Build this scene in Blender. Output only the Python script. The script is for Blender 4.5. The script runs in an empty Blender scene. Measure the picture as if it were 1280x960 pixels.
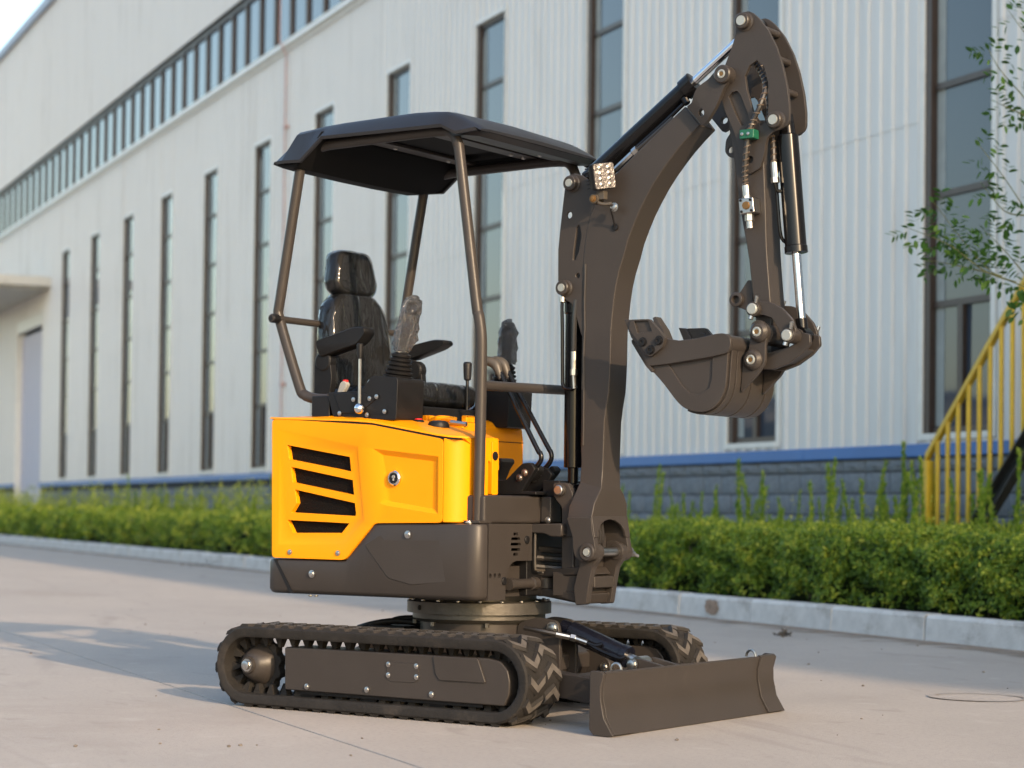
import bpy, bmesh, math, random
from mathutils import Vector, Matrix, Euler
from mathutils.geometry import delaunay_2d_cdt
R=math.radians; PI=math.pi
SC=bpy.context.scene; COL=SC.collection
# ------------------------------------------------------------------ camera
cam_d=bpy.data.cameras.new('camera'); cam=bpy.data.objects.new('camera',cam_d); COL.objects.link(cam)
cam_d.sensor_width=36; cam_d.lens=2654.5/1280*36; cam_d.shift_x=0; cam_d.shift_y=(572-480)/1280
cam_d.clip_start=.1; cam_d.clip_end=2000
cam.matrix_world=Matrix.Translation((0,0,.68))@Matrix.Rotation(R(90+1.4765),4,'X')@Matrix.Rotation(R(.68),4,'Z')
cam_d.dof.use_dof=True; cam_d.dof.focus_distance=7.0; cam_d.dof.aperture_fstop=3.4
SC.camera=cam
# ------------------------------------------------------------------ sky, sun, exposure
SUN_AZ=R(30.9)      # the sun stands behind and to the right of the camera
SUN_EL=R(21)
w=bpy.data.worlds.new('World'); SC.world=w; w.use_nodes=True
nt=w.node_tree; bg=nt.nodes['Background']; sky=nt.nodes.new('ShaderNodeTexSky')
sky.sky_type='NISHITA'; sky.sun_disc=False; sky.sun_elevation=SUN_EL; sky.sun_rotation=PI-SUN_AZ
sky.air_density=1.25; sky.dust_density=2.2; sky.ozone_density=1.3
nt.links.new(sky.outputs[0],bg.inputs[0]); bg.inputs[1].default_value=.15
sd=bpy.data.lights.new('sun','SUN'); so=bpy.data.objects.new('sun',sd); COL.objects.link(so)
sd.energy=2.0; sd.angle=R(.6); sd.color=(1,.72,.46)
S=Vector((math.sin(SUN_AZ)*math.cos(SUN_EL),-math.cos(SUN_AZ)*math.cos(SUN_EL),math.sin(SUN_EL)))
so.rotation_euler=S.to_track_quat('Z','Y').to_euler(); so.location=S*60
SC.view_settings.view_transform='Standard'; SC.view_settings.look='None'
SC.view_settings.exposure=1.38; SC.view_settings.gamma=1
# ------------------------------------------------------------------ helpers
def sock(n,name,val):
    if name in n.inputs: n.inputs[name].default_value=val
def lin(r,g,b):
    f=lambda c:(c/12.92 if c<=.04045 else ((c+.055)/1.055)**2.4)
    return (f(r/255),f(g/255),f(b/255),1)
def mat(name,col,rough=.5,metal=0,spec=.5,coat=0,var=.0,vscale=8,bump=0,bscale=60,rvar=0,col2=None,stretch=None,trans=0,dirt=None,island=None,space='Object'):
    m=bpy.data.materials.new(name); m.use_nodes=True; t=m.node_tree; b=t.nodes['Principled BSDF']; L=t.links.new
    col=tuple(col)[:3]+(1,)
    b.inputs['Base Color'].default_value=col; b.inputs['Roughness'].default_value=rough; b.inputs['Metallic'].default_value=metal
    sock(b,'Specular IOR Level',spec); sock(b,'Coat Weight',coat); sock(b,'Coat Roughness',.08); sock(b,'Transmission Weight',trans)
    tc=t.nodes.new('ShaderNodeTexCoord'); src=tc.outputs[space]
    if stretch:
        mp=t.nodes.new('ShaderNodeMapping'); mp.inputs['Scale'].default_value=stretch; L(src,mp.inputs[0]); src=mp.outputs[0]
    cur=None
    if var or col2 or rvar:
        nz=t.nodes.new('ShaderNodeTexNoise'); nz.inputs['Scale'].default_value=vscale; nz.inputs['Detail'].default_value=6; nz.inputs['Roughness'].default_value=.6; L(src,nz.inputs['Vector'])
        rp=t.nodes.new('ShaderNodeMapRange'); rp.inputs[1].default_value=.3; rp.inputs[2].default_value=.7; L(nz.outputs[0],rp.inputs[0])
        mx=t.nodes.new('ShaderNodeMix'); mx.data_type='RGBA'
        c2=tuple(col2)[:3]+(1,) if col2 else tuple(c*(1+var) for c in col[:3])+(1,)
        c1=col if col2 else tuple(c*(1-var) for c in col[:3])+(1,)
        mx.inputs[6].default_value=c1; mx.inputs[7].default_value=c2
        L(rp.outputs[0],mx.inputs[0]); cur=mx.outputs[2]
        if rvar:
            rr=t.nodes.new('ShaderNodeMapRange'); rr.inputs[1].default_value=.3; rr.inputs[2].default_value=.7; rr.inputs[3].default_value=max(.02,rough-rvar); rr.inputs[4].default_value=rough+rvar
            L(nz.outputs[0],rr.inputs[0]); L(rr.outputs[0],b.inputs['Roughness'])
    if dirt:   # (colour, scale, low, high): patches of dust with a shape of their own
        n2=t.nodes.new('ShaderNodeTexNoise'); n2.inputs['Scale'].default_value=dirt[1]; n2.inputs['Detail'].default_value=9; n2.inputs['Roughness'].default_value=.7; L(src,n2.inputs['Vector'])
        r2=t.nodes.new('ShaderNodeMapRange'); r2.inputs[1].default_value=dirt[2]; r2.inputs[2].default_value=dirt[3]; L(n2.outputs[0],r2.inputs[0])
        m2=t.nodes.new('ShaderNodeMix'); m2.data_type='RGBA'
        if cur: L(cur,m2.inputs[6])
        else: m2.inputs[6].default_value=col
        m2.inputs[7].default_value=tuple(dirt[0])[:3]+(1,); L(r2.outputs[0],m2.inputs[0]); cur=m2.outputs[2]
    if island is not None:
        g=t.nodes.new('ShaderNodeNewGeometry'); cr=t.nodes.new('ShaderNodeValToRGB'); els=cr.color_ramp.elements
        for i,(p,c) in enumerate(island):
            e=els[i] if i<2 else els.new(p)
            e.position=p; e.color=tuple(c)[:3]+(1,)
        L(g.outputs['Random Per Island'],cr.inputs[0]); cur=cr.outputs[0]
    if cur: L(cur,b.inputs['Base Color'])
    if bump:
        n3=t.nodes.new('ShaderNodeTexNoise'); n3.inputs['Scale'].default_value=bscale; n3.inputs['Detail'].default_value=5; L(src,n3.inputs['Vector'])
        bp=t.nodes.new('ShaderNodeBump'); bp.inputs['Strength'].default_value=bump; bp.inputs['Distance'].default_value=.01
        L(n3.outputs[0],bp.inputs['Height']); L(bp.outputs[0],b.inputs['Normal'])
    return m
def leafmat(name,island,trans=.35,rough=.5):
    m=mat(name,(.1,.2,.03),rough,island=island,spec=.35); t=m.node_tree; b=t.nodes['Principled BSDF']; L=t.links.new
    tr=t.nodes.new('ShaderNodeBsdfTranslucent'); ms=t.nodes.new('ShaderNodeMixShader'); ms.inputs[0].default_value=trans
    cl=b.inputs['Base Color'].links[0].from_socket; L(cl,tr.inputs[0])
    L(b.outputs[0],ms.inputs[1]); L(tr.outputs[0],ms.inputs[2]); L(ms.outputs[0],t.nodes['Material Output'].inputs[0])
    return m
# ---- geometry into a bmesh
def inpoly(p,poly):
    c=False; n=len(poly)
    for i in range(n):
        x0,y0=poly[i][0],poly[i][1]; x1,y1=poly[i-1][0],poly[i-1][1]
        if (y0>p[1])!=(y1>p[1]) and p[0]<(x1-x0)*(p[1]-y0)/(y1-y0)+x0: c=not c
    return c
def tri2d(loops):
    flat=[Vector((p[0],p[1])) for l in loops for p in l]; ed=[];o=0
    for l in loops:
        n=len(l); ed+=[(o+i,o+(i+1)%n) for i in range(n)]; o+=n
    r=delaunay_2d_cdt(flat,ed,[],0,1e-6); vs,fs,ov=r[0],r[2],r[3]; out=[]
    for f in fs:
        c=sum((vs[i] for i in f),Vector((0,0)))/len(f)
        if not inpoly(c,loops[0]) or any(inpoly(c,h) for h in loops[1:]): continue
        ids=[ov[i][0] if ov[i] else None for i in f]
        if None not in ids and len(set(ids))==3: out.append(ids)
    return out
def BM(): return bmesh.new()
def box(bm,x0,x1,y0,y1,z0,z1):
    v=[bm.verts.new((x,y,z)) for x in (x0,x1) for y in (y0,y1) for z in (z0,z1)]
    for f in ((0,1,3,2),(4,6,7,5),(0,4,5,1),(2,3,7,6),(0,2,6,4),(1,5,7,3)): bm.faces.new([v[i] for i in f])
    return v
def prism(bm,pts,v0,v1,holes=()):
    """outline in (u,w), extruded along v; holes go right through"""
    loops=[list(pts)]+[list(h) for h in holes]
    flat=[p for l in loops for p in l]
    tri=tri2d(loops) if len(loops)>1 else []
    A=[bm.verts.new((p[0],v0,p[1])) for p in flat]; B=[bm.verts.new((p[0],v1,p[1])) for p in flat]
    if len(loops)==1:
        bm.faces.new(A); bm.faces.new(B[::-1])
    else:
        for t in tri:
            try: bm.faces.new([A[i] for i in t]); bm.faces.new([B[i] for i in reversed(t)])
            except ValueError: pass
    o=0
    for l in loops:
        n=len(l)
        for i in range(n):
            a,b=o+i,o+(i+1)%n
            bm.faces.new([A[a],A[b],B[b],B[a]])
        o+=n
def circ(u,w,r,n=14,a0=0): return [(u+r*math.cos(a0+2*PI*i/n),w+r*math.sin(a0+2*PI*i/n)) for i in range(n)]
def frame_of(d):
    d=d.normalized(); a=Vector((0,0,1)) if abs(d.z)<.9 else Vector((1,0,0))
    x=d.cross(a).normalized(); y=d.cross(x).normalized(); return x,y
def cyl(bm,p0,p1,r0,r1=None,n=16,cap=True):
    p0=Vector(p0);p1=Vector(p1); r1=r0 if r1 is None else r1
    x,y=frame_of(p1-p0)
    A=[];B=[]
    for i in range(n):
        a=2*PI*i/n; q=x*math.cos(a)+y*math.sin(a)
        A.append(bm.verts.new(p0+q*r0)); B.append(bm.verts.new(p1+q*r1))
    for i in range(n): bm.faces.new([A[i],A[(i+1)%n],B[(i+1)%n],B[i]])
    if cap: bm.faces.new(A[::-1]); bm.faces.new(B)
def lathe(bm,p0,axis,prof,n=18):
    """prof: list of (distance along axis, radius)"""
    p0=Vector(p0); d=Vector(axis).normalized(); x,y=frame_of(d); prev=None
    for k,(h,r) in enumerate(prof):
        ring=[bm.verts.new(p0+d*h+(x*math.cos(2*PI*i/n)+y*math.sin(2*PI*i/n))*max(r,1e-4)) for i in range(n)]
        if prev:
            for i in range(n): bm.faces.new([prev[i],prev[(i+1)%n],ring[(i+1)%n],ring[i]])
        else: bm.faces.new(ring[::-1])
        prev=ring
    bm.faces.new(prev)
def smooth_path(pts,sub=6,closed=False):
    P=[Vector(p) for p in pts]
    if len(P)<3: return P
    out=[]
    for i in range(len(P)-1):
        p0=P[max(i-1,0)];p1=P[i];p2=P[i+1];p3=P[min(i+2,len(P)-1)]
        for k in range(sub):
            t=k/sub
            out.append(.5*((2*p1)+(p2-p0)*t+(2*p0-5*p1+4*p2-p3)*t*t+(3*p1-p0-3*p2+p3)*t**3))
    out.append(P[-1]); return out
def tube(bm,pts,r,n=10,sub=5,cap=True,rf=None):
    P=smooth_path(pts,sub) if sub>1 else [Vector(p) for p in pts]
    prev=None; x=None
    for i,p in enumerate(P):
        d=(P[min(i+1,len(P)-1)]-P[max(i-1,0)]).normalized()
        if x is None: x,_=frame_of(d)
        x=(x-d*x.dot(d)).normalized(); y=d.cross(x)
        rr=rf(i/(len(P)-1)) if rf else r
        ring=[bm.verts.new(p+(x*math.cos(2*PI*k/n)+y*math.sin(2*PI*k/n))*rr) for k in range(n)]
        if prev:
            for k in range(n): bm.faces.new([prev[k],prev[(k+1)%n],ring[(k+1)%n],ring[k]])
        elif cap: bm.faces.new(ring[::-1])
        prev=ring
    if cap: bm.faces.new(prev)
def loft(bm,secs,cap=True,closed=True):
    prev=None; first=None
    for s in secs:
        ring=[bm.verts.new(p) for p in s]; n=len(ring)
        if prev:
            for k in range(n if closed else n-1): bm.faces.new([prev[k],prev[(k+1)%n],ring[(k+1)%n],ring[k]])
        else: first=ring
        prev=ring
    if cap: bm.faces.new(first[::-1]); bm.faces.new(prev)
def rpts(pts,r,n=4):
    """round the corners of a 2-D polygon"""
    out=[]; N=len(pts)
    for i in range(N):
        p0=Vector(pts[i-1]);p1=Vector(pts[i]);p2=Vector(pts[(i+1)%N])
        a=(p0-p1);b=(p2-p1); ri=min(r,a.length*.45,b.length*.45)
        A=p1+a.normalized()*ri;B=p1+b.normalized()*ri
        for k in range(n+1):
            t=k/n; q=A*(1-t)**2+p1*2*t*(1-t)+B*t*t; out.append((q.x,q.y))
    return out
def obj(name,bm,m,parent=None,bevel=0,seg=2,ang=32,smooth=True,loc=None,sharp=True):
    bmesh.ops.recalc_face_normals(bm,faces=bm.faces)
    me=bpy.data.meshes.new(name); bm.to_mesh(me); bm.free()
    for mm in (m if isinstance(m,(list,tuple)) else [m]): me.materials.append(mm)
    if smooth:
        me.shade_smooth()
        if sharp: me.set_sharp_from_angle(angle=R(ang))
    o=bpy.data.objects.new(name,me); COL.objects.link(o)
    if parent: o.parent=parent
    if loc: o.location=loc
    if bevel:
        md=o.modifiers.new('bevel','BEVEL'); md.width=bevel; md.segments=seg; md.limit_method='ANGLE'; md.angle_limit=R(40); md.harden_normals=True
    return o
def share(src,name=None,parent=None,loc=None,rot=None,scale=None):
    o=src.copy(); COL.objects.link(o); o.parent=parent if parent else src.parent
    if loc is not None: o.location=loc
    if rot is not None: o.rotation_euler=rot
    if scale is not None: o.scale=scale
    return o
def thing(name,label,cat,loc=(0,0,0),rz=0,group=None):
    o=bpy.data.objects.new(name,None); COL.objects.link(o); o.location=loc; o.rotation_euler=(0,0,rz); o.empty_display_size=.2
    tag(o,label,cat,group); return o
def tag(o,label,cat,group=None):
    o['label']=label; o['category']=cat
    if group: o['group']=group
def struct(o): o['kind']='structure'; return o
random.seed(7)
WA=R(23.03)                        # bearing of the long wall
Wd=Vector((-math.sin(WA),math.cos(WA),0)); Wn=Vector((-math.cos(WA),-math.sin(WA),0))
WALL_C=9.6
def wl(x,y,z=0): return Wd*x+Wn*(y-WALL_C)+Vector((0,0,z))   # along the wall, out from the wall, up
WROT=PI/2+WA; WLOC=Wn*(-WALL_C)
# profile points of the excavator, metres: (forward, up) or (forward, left, up)
P={
'boom_ridge':[(.551,.705),(.562,.749),(.557,.783),(.56,.905),(.563,1.005),(.578,1.082),(.583,1.165),(.584,1.285),(.589,1.342),(.596,1.408),(.609,1.474),(.628,1.524),(.647,1.589),(.68,1.664),(.707,1.711),(.737,1.759),(.775,1.809),(.824,1.865),(.869,1.908),(.916,1.947)],
'boom_rear':[(.453,.686),(.456,.717),(.474,.797),(.468,.899),(.468,1.007),(.467,1.114),(.467,1.195),(.468,1.290),(.468,1.357),(.467,1.425),(.467,1.499),(.471,1.552),(.476,1.600),(.493,1.680),(.516,1.727),(.55,1.778),(.597,1.817),(.677,1.880),(.769,1.949),(.859,2.015)],
'ear':[(.428,1.829),(.406,1.824),(.395,1.807),(.386,1.742),(.373,1.634),(.367,1.573),(.368,1.471),(.376,1.427),(.395,1.405),(.425,1.387),(.445,1.338),(.465,1.277),(.522,1.288),(.518,1.625),(.579,1.755),(.594,1.818),(.547,1.784),(.491,1.800),(.459,1.821)],
'ear_pins':[(.429,1.794),(.403,1.441)],
'ear_holes':[(.411,1.689),(.447,1.646),(.432,1.535),(.448,1.481)],
'fork':[(.879,2.008),(.902,2.017),(.917,2.052),(.928,2.066),(.966,2.087),(.997,2.116),(1.017,2.126),(1.037,2.117),(1.049,2.095),(1.041,2.073),(1.021,2.050),(1.006,2.018),(.992,1.991),(.968,1.959),(.939,1.939)],
'fork_pin':[(1.022,2.095)],
'fork_hole':[(.938,1.980)],
'foot_pin':[(.527,.553)],
'cheek':[(.495,.717),(.489,.644),(.491,.551),(.5,.532),(.521,.525),(.551,.533),(.569,.547),(.564,.602),(.589,.704)],
'stick_plate':[(1.092,2.297),(1.066,2.291),(1.054,2.271),(1.052,2.245),(1.046,2.215),(1.038,2.190),(1.020,2.149),(.998,2.098),(.995,2.060),(1.002,2.020),(1.012,1.985),(1.028,1.952),(1.051,1.902),(1.068,1.840),(1.081,1.785),(1.106,1.770),(1.143,1.788),(1.159,1.838),(1.161,1.863),(1.168,1.883),(1.187,1.898),(1.236,1.913),(1.245,1.929),(1.245,1.973),(1.238,2.029),(1.232,2.056),(1.219,2.108),(1.197,2.169),(1.165,2.229),(1.130,2.272),(1.107,2.292)],
'stick_hole':[(1.085,2.089),(1.102,2.121),(1.128,2.134),(1.153,2.112),(1.169,2.057),(1.170,1.990),(1.168,1.934),(1.142,1.922),(1.127,1.941),(1.110,1.986),(1.092,2.044)],
'stick_slot':[(1.026,2.028),(1.039,2.041),(1.057,2.043),(1.069,2.030),(1.083,1.999),(1.098,1.965),(1.101,1.943),(1.090,1.930),(1.073,1.930),(1.060,1.952),(1.043,1.987)],
'stick_pins':[(1.085,2.263),(1.203,1.933)],
'stick_lowhole':[(1.106,1.817)],
'beam_rear':[(1.016,1.955),(1.035,1.850),(1.067,1.643),(1.081,1.578),(1.095,1.518),(1.113,1.368),(1.120,1.324)],
'beam_front':[(1.154,1.942),(1.147,1.840),(1.157,1.637),(1.159,1.573),(1.162,1.514),(1.176,1.365),(1.183,1.311)],
'bars':[(1.174,2.224),(1.200,2.130),(1.224,2.021)],
'bars_near':[(1.168,2.222),(1.214,2.122),(1.238,2.010)],
'hose1':[(1.101,-.02,2.133),(1.127,-.03,2.097),(1.153,-.05,2.050),(1.149,-.075,1.990),(1.126,-.08,1.940),(1.112,-.085,1.894),(1.103,-.085,1.826),(1.097,-.08,1.768),(1.097,-.075,1.733),(1.103,-.075,1.694),(1.116,-.075,1.614)],
'hose1b':[(1.095,.02,2.141),(1.135,-0,2.050),(1.141,-0,1.977),(1.136,-0,1.926),(1.164,-.02,1.882),(1.176,-.035,1.801),(1.181,-.035,1.745),(1.188,-.03,1.716),(1.206,-.02,1.716)],
'block':[(1.083,-.085,1.689),(1.126,-.085,1.691),(1.135,-.085,1.647),(1.090,-.085,1.640)],
'clamp':[(1.112,-.085,1.894)],
'bcyl':[(1.205,1.932),(1.207,1.878),(1.240,1.527),(1.265,1.309),(1.268,1.248)],
'acyl':[(.445,1.796),(.521,1.861),(.806,2.058),(1.075,2.270)],
'acyl2':[(.49,1.842),(.809,2.059),(1.005,2.200)],
'boomcyl':[(.395,1.440),(.402,1.390),(.409,.838),(.407,.797),(.391,.757)],
'hardline':[(.386,1.388),(.391,1.121),(.406,1.102),(.438,1.099)],
'lug':[(1.051,1.372)],
'lug_plate':[(1.088,1.436),(1.059,1.396),(1.033,1.385),(1.032,1.367),(1.042,1.351),(1.066,1.344),(1.106,1.327),(1.105,1.430)],
'link_pin1':[(1.137,1.334)],
'link_pin2':[(1.260,1.246)],
'link_near':[(1.116,1.353),(1.150,1.359),(1.193,1.355),(1.235,1.333),(1.269,1.298),(1.284,1.265),(1.281,1.235),(1.250,1.228),(1.231,1.244),(1.219,1.272),(1.199,1.304),(1.165,1.315),(1.133,1.317),(1.113,1.333)],
'blink':[(1.136,1.201),(1.167,1.198),(1.235,1.213),(1.266,1.227),(1.285,1.259),(1.311,1.251),(1.314,1.221),(1.286,1.191),(1.236,1.160),(1.185,1.144),(1.145,1.145),(1.127,1.171)],
'bear':[(1.125,1.291),(1.145,1.301),(1.168,1.295),(1.188,1.271),(1.177,1.222),(1.176,1.165),(1.152,1.130),(1.088,1.070),(1.092,1.124),(1.097,1.188),(1.117,1.207),(1.122,1.256)],
'bear_pins':[(1.155,1.261),(1.134,1.173)],
'bside':[(.733,1.240),(.792,1.163),(.853,1.099),(.903,1.042),(.936,1.016),(.981,1.005),(1.024,1.011),(1.058,1.039),(1.077,1.077),(1.083,1.119),(1.088,1.192),(1.102,1.219),(1.096,1.242),(1.073,1.254),(1.047,1.253),(.978,1.242),(.91,1.237),(.86,1.246)],
'bband':[(.733,1.241),(.789,1.161),(.807,1.157),(.87,1.161),(1.031,1.179),(1.093,1.190),(1.105,1.214),(1.102,1.240),(1.078,1.254),(1.049,1.253),(.981,1.241),(.913,1.236),(.863,1.245),(.808,1.294)],
'brecess':[(.872,1.160),(.921,1.093),(.951,1.067),(.986,1.063),(1.020,1.082),(1.029,1.113),(1.031,1.176)],
'cutter':[(.742,1.309),(.814,1.308),(.872,1.244),(.863,1.219),(.822,1.189),(.809,1.189),(.767,1.243),(.736,1.278)],
'cutter_blade':[(.714,1.310),(.742,1.309),(.782,1.245),(.807,1.187),(.773,1.217),(.742,1.251)],
'cutter_bolts':[(.79,1.234),(.85,1.237),(.82,1.208)],
'cutter_recess':[(.752,1.303),(.811,1.304),(.827,1.266),(.768,1.260)],
'tube_c':[(1.074,1.218)],
'tooth':[(.748,1.310),(.779,1.308),(.821,1.241),(.781,1.237)],
'kp_lug':[(.365,.783),(.436,.783),(.452,.751),(.463,.684),(.465,.55),(.537,.57),(.56,.551),(.541,.514),(.507,.449),(.489,.395),(.448,.383),(.415,.392),(.418,.468),(.415,.683),(.372,.759)],
'kp_pin':[(.409,.755)],
'foot2':[(.538,.551)],
'kp_boss':[(.287,-0,.469),(.288,-0,.395),(.287,-0,.43)],
'kp_body':[(.323,.475),(.427,.467),(.463,.46),(.502,.383),(.464,.378),(.409,.399),(.324,.396)],
'skirt':[(-.552,.387),(.321,.391),(.308,.641),(.269,.644),(-.12,.638),(-.246,.508),(-.572,.509),(-.602,.503),(-.602,.402)],
'cw_line':[(-.565,.495),(-.479,.389)],
'yel':[(-.568,.512),(-.362,.507),(-.242,.511),(-.116,.638),(.273,.645),(.295,.649),(.291,.91),(.168,.919),(-.132,.97),(-.212,.975),(-.559,.997),(-.577,.99)],
'yel_top':[(-.581,1.005),(-.26,1.007),(-.197,1.002),(-.042,.981),(.169,.935),(.273,.921)],
'yel_grille_frame':[(-.555,.965),(-.19,.9),(-.157,.648),(-.246,.563),(-.547,.554)],
'g1':[(-.509,.905),(-.23,.862),(-.223,.812),(-.499,.855)],
'g2':[(-.491,.829),(-.216,.783),(-.209,.732),(-.481,.775)],
'g3':[(-.472,.75),(-.205,.705),(-.199,.669),(-.202,.661),(-.486,.671),(-.462,.703)],
'g4':[(-.504,.644),(-.228,.636),(-.26,.603),(-.476,.6)],
'yp':[(-.124,.889),(.169,.86),(.172,.671),(-.062,.698),(-.097,.705)],
'yp2':[(-.093,.875),(.169,.86),(.171,.678),(-.063,.708),(-.083,.716)],
'lock':[(-.039,.79)],
'ybolts':[(-.484,.533),(-.27,.534)],
'sbolts':[(.024,.602),(-.389,.46)],
'sf':[(-.415,.213),(.43,.215),(.48,.207),(.508,.181),(.517,.146),(.515,.106),(.497,.067),(-.412,.068)],
'sfbolts':[(-.312,.084),(-.054,.088),(.213,.088),(.035,.176),(.15,.176),(.035,.141),(.151,.141)],
'sfpad':[(.218,.214),(.396,.213),(.428,.136),(.245,.135),(.228,.156)],
'spk':[(-.548,.147),(-.497,.136)],
'rollers':[(-.333,.054),(-.074,.056),(.208,.052)],
'bl_front':[(.86,.186),(.861,.11),(.875,.056),(.908,0)],
'bl_rear':[(.829,.187),(.819,.018),(.831,.005)],
'bl_far':[(.867,.191),(.902,.188),(.903,.118),(.916,.057),(.943,.004)],
'arm':[(.573,.178),(.689,.161),(.69,.075),(.574,.112)],
'dcyl':[(.368,-0,.286),(.423,-0,.269),(.661,-0,.192),(.686,-0,.18),(.702,-0,.173)],
'can_top':[(-.508,2.009),(.147,2.017)],
'can_low':[(-.586,1.908),(-.562,1.897),(-.467,1.889),(-.375,1.963),(.138,1.958),(.187,1.933),(.223,1.961)],
'can_front':[(.24,-.443,1.951),(.24,-.123,1.960),(.24,.1,1.950),(.24,.307,1.929),(.24,.404,1.962),(.2,.423,1.997),(.15,-.362,2.021)],
'can_rear':[(-.56,-.45,1.900),(-.56,-.272,1.883),(-.56,.077,1.890),(-.56,.379,1.901),(-.54,.532,1.923),(-.5,.545,1.959),(-.45,.577,1.999)],
'post_fn':[(.073,1.961),(.123,1.953),(.153,1.934),(.171,1.893),(.247,1.381),(.268,1.300),(.272,1.234),(.272,1.049),(.266,.68),(.265,.64)],
'post_rn':[(-.49,1.937),(-.521,1.877),(-.605,1.421),(-.612,1.384),(-.604,1.350),(-.511,1.116),(-.485,1.090),(-.448,1.075),(-.397,1.070),(-.372,1.071)],
'post_rf':[(-.405,1.941),(-.461,1.940),(-.506,1.922),(-.528,1.884),(-.632,1.410),(-.664,1.288)],
'post_ff':[(-.112,1.944),(.065,1.961),(.117,1.952),(.145,1.923),(.156,1.876)],
'headrest':[(-.686,1.626),(-.61,1.627),(-.49,1.603),(-.459,1.534),(-.465,1.467),(-.514,1.463),(-.607,1.468),(-.68,1.489)],
'backrest':[(-.699,1.472),(-.57,1.466),(-.458,1.449),(-.402,1.406),(-.378,1.283),(-.378,1.109),(-.696,1.116)],
'arm_n':[(-.49,1.273),(-.325,1.318),(-.278,1.317),(-.274,1.302),(-.306,1.261),(-.471,1.216)],
'arm_f':[(-.496,1.292),(-.369,1.314),(-.336,1.310),(-.332,1.298),(-.365,1.278),(-.499,1.244)],
'cons_n':[(-.336,1.090),(-.199,1.089),(-.148,1.137),(-.041,1.124),(-.039,.981),(-.135,.996),(-.25,1.010),(-.31,1.012)],
'cons_n_front':[(-.048,1.126),(-.056,.986)],
'lever_ball':[(-.187,1.031),(-.188,1.205),(-.186,1.243)],
'joy_n':[(-.135,1.145),(-.131,1.222),(-.119,1.235),(-.073,1.360)],
'joy_f':[(-.099,1.176),(-.104,1.261),(-.104,1.272),(-.106,1.375)],
'cush':[(-.245,1.126),(-.075,1.128),(-.023,1.107),(-.019,1.059),(-.039,1.040),(-.244,1.043)],
'cons_f':[(-.253,1.183),(-.225,1.206),(-.074,1.202),(-.073,1.128),(-.096,.994),(-.214,1.005)],
'yfar':[(-.133,1.019),(-.108,1.004),(-.093,.974),(-.09,.8)],
'fuelcap':[(.061,.973),(-.03,.982)],
'yblock':[(-.116,.985),(-.099,1.018),(.088,1.017),(.096,.979)],
'tlev1':[(.1,-.02,1.195),(.113,-.02,1.175),(.275,-.02,.896),(.287,-.02,.866),(.269,-.02,.847),(.233,-.02,.819)],
'tlev2':[(.071,.07,1.202),(.078,.07,1.182),(.254,.07,.91),(.265,.07,.871),(.252,.07,.849),(.225,.07,.821)],
'ped':[(.132,-.1,.774),(.195,-.1,.774),(.26,-.1,.842),(.293,-.1,.85),(.259,-0,.82),(.236,-0,.778),(.074,-0,.834),(.124,0,.862)],
'floor':[(.29,-.37,.738),(.29,-.045,.737),(.29,-.043,.641),(.32,.001,.655)],
'skf':[(.315,-.208,.574),(.315,-.137,.588),(.315,-.377,.471),(.315,-.352,.47),(.315,-.318,.47),(.315,-.271,.45),(.315,-.109,.641),(.315,-.106,.514),(.315,-.216,.516),(.315,-.248,.474),(.315,-.256,.389)],
'rail2':[(.27,-.341,1.100),(.27,.143,1.114)],
'lamp':[(.585,-.1,1.796),(.54,-.1,1.837),(.597,-.1,1.832),(.619,-.1,1.756),(.563,-.1,1.755)],
'lampb':[(.56,-.09,1.724),(.604,-.09,1.716),(.611,-.075,1.696)],
'dozlever':[(-.153,1.210),(-.152,1.138)],
}
# ================================================================== materials of the setting
M_conc=mat('road concrete',(.385,.350,.315),.8,var=.07,vscale=.9,bump=.3,bscale=150,rvar=.08,dirt=((.32,.285,.25),.5,.53,.72),spec=.25)
def speckle(m):
    t_=m.node_tree; L=t_.links.new; b=t_.nodes['Principled BSDF']; cur=b.inputs['Base Color'].links[0].from_socket
    tc=t_.nodes.new('ShaderNodeTexCoord'); src=tc.outputs['Object']
    def layer(cur,scale,lo,hi,col,stretch=(1,1,1),detail=5,dist=0):
        mp=t_.nodes.new('ShaderNodeMapping'); mp.inputs['Scale'].default_value=stretch; L(src,mp.inputs[0])
        n=t_.nodes.new('ShaderNodeTexNoise'); n.inputs['Scale'].default_value=scale; n.inputs['Detail'].default_value=detail; n.inputs['Distortion'].default_value=dist; L(mp.outputs[0],n.inputs[0])
        r=t_.nodes.new('ShaderNodeMapRange'); r.inputs[1].default_value=lo; r.inputs[2].default_value=hi; L(n.outputs[0],r.inputs[0])
        x=t_.nodes.new('ShaderNodeMix'); x.data_type='RGBA'; L(cur,x.inputs[6]); x.inputs[7].default_value=col+(1,); L(r.outputs[0],x.inputs[0]); return x.outputs[2]
    cur=layer(cur,60,.50,.85,(.31,.28,.25))           # grit
    cur=layer(cur,7,.60,.85,(.45,.42,.385))             # pale scuffs
    cur=layer(cur,3.2,.62,.80,(.29,.26,.23),(1,2.2,1),7,.8)   # worn marks
    cur=layer(cur,.9,.62,.78,(.28,.25,.225),(.35,1.8,1),8,1.5)   # tyre smears
    L(cur,b.inputs['Base Color'])
speckle(M_conc)
M_dirt=mat('brown dust along the kerb',(.27,.205,.15),.95,var=.25,vscale=6,bump=.3,bscale=90)
M_joint=mat('joint filler',(.06,.055,.05),.9,bump=.4,bscale=80)
M_kerb=mat('kerb granite',(.52,.515,.50),.8,var=.14,vscale=9,bump=.35,bscale=90,dirt=((.2,.17,.14),2.2,.55,.75),spec=.3)
M_rust=mat('rust stain',(.27,.19,.14),.9,var=.35,vscale=30)
M_soil=mat('soil',(.085,.06,.042),.95,var=.4,vscale=14,bump=.9,bscale=40)
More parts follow.
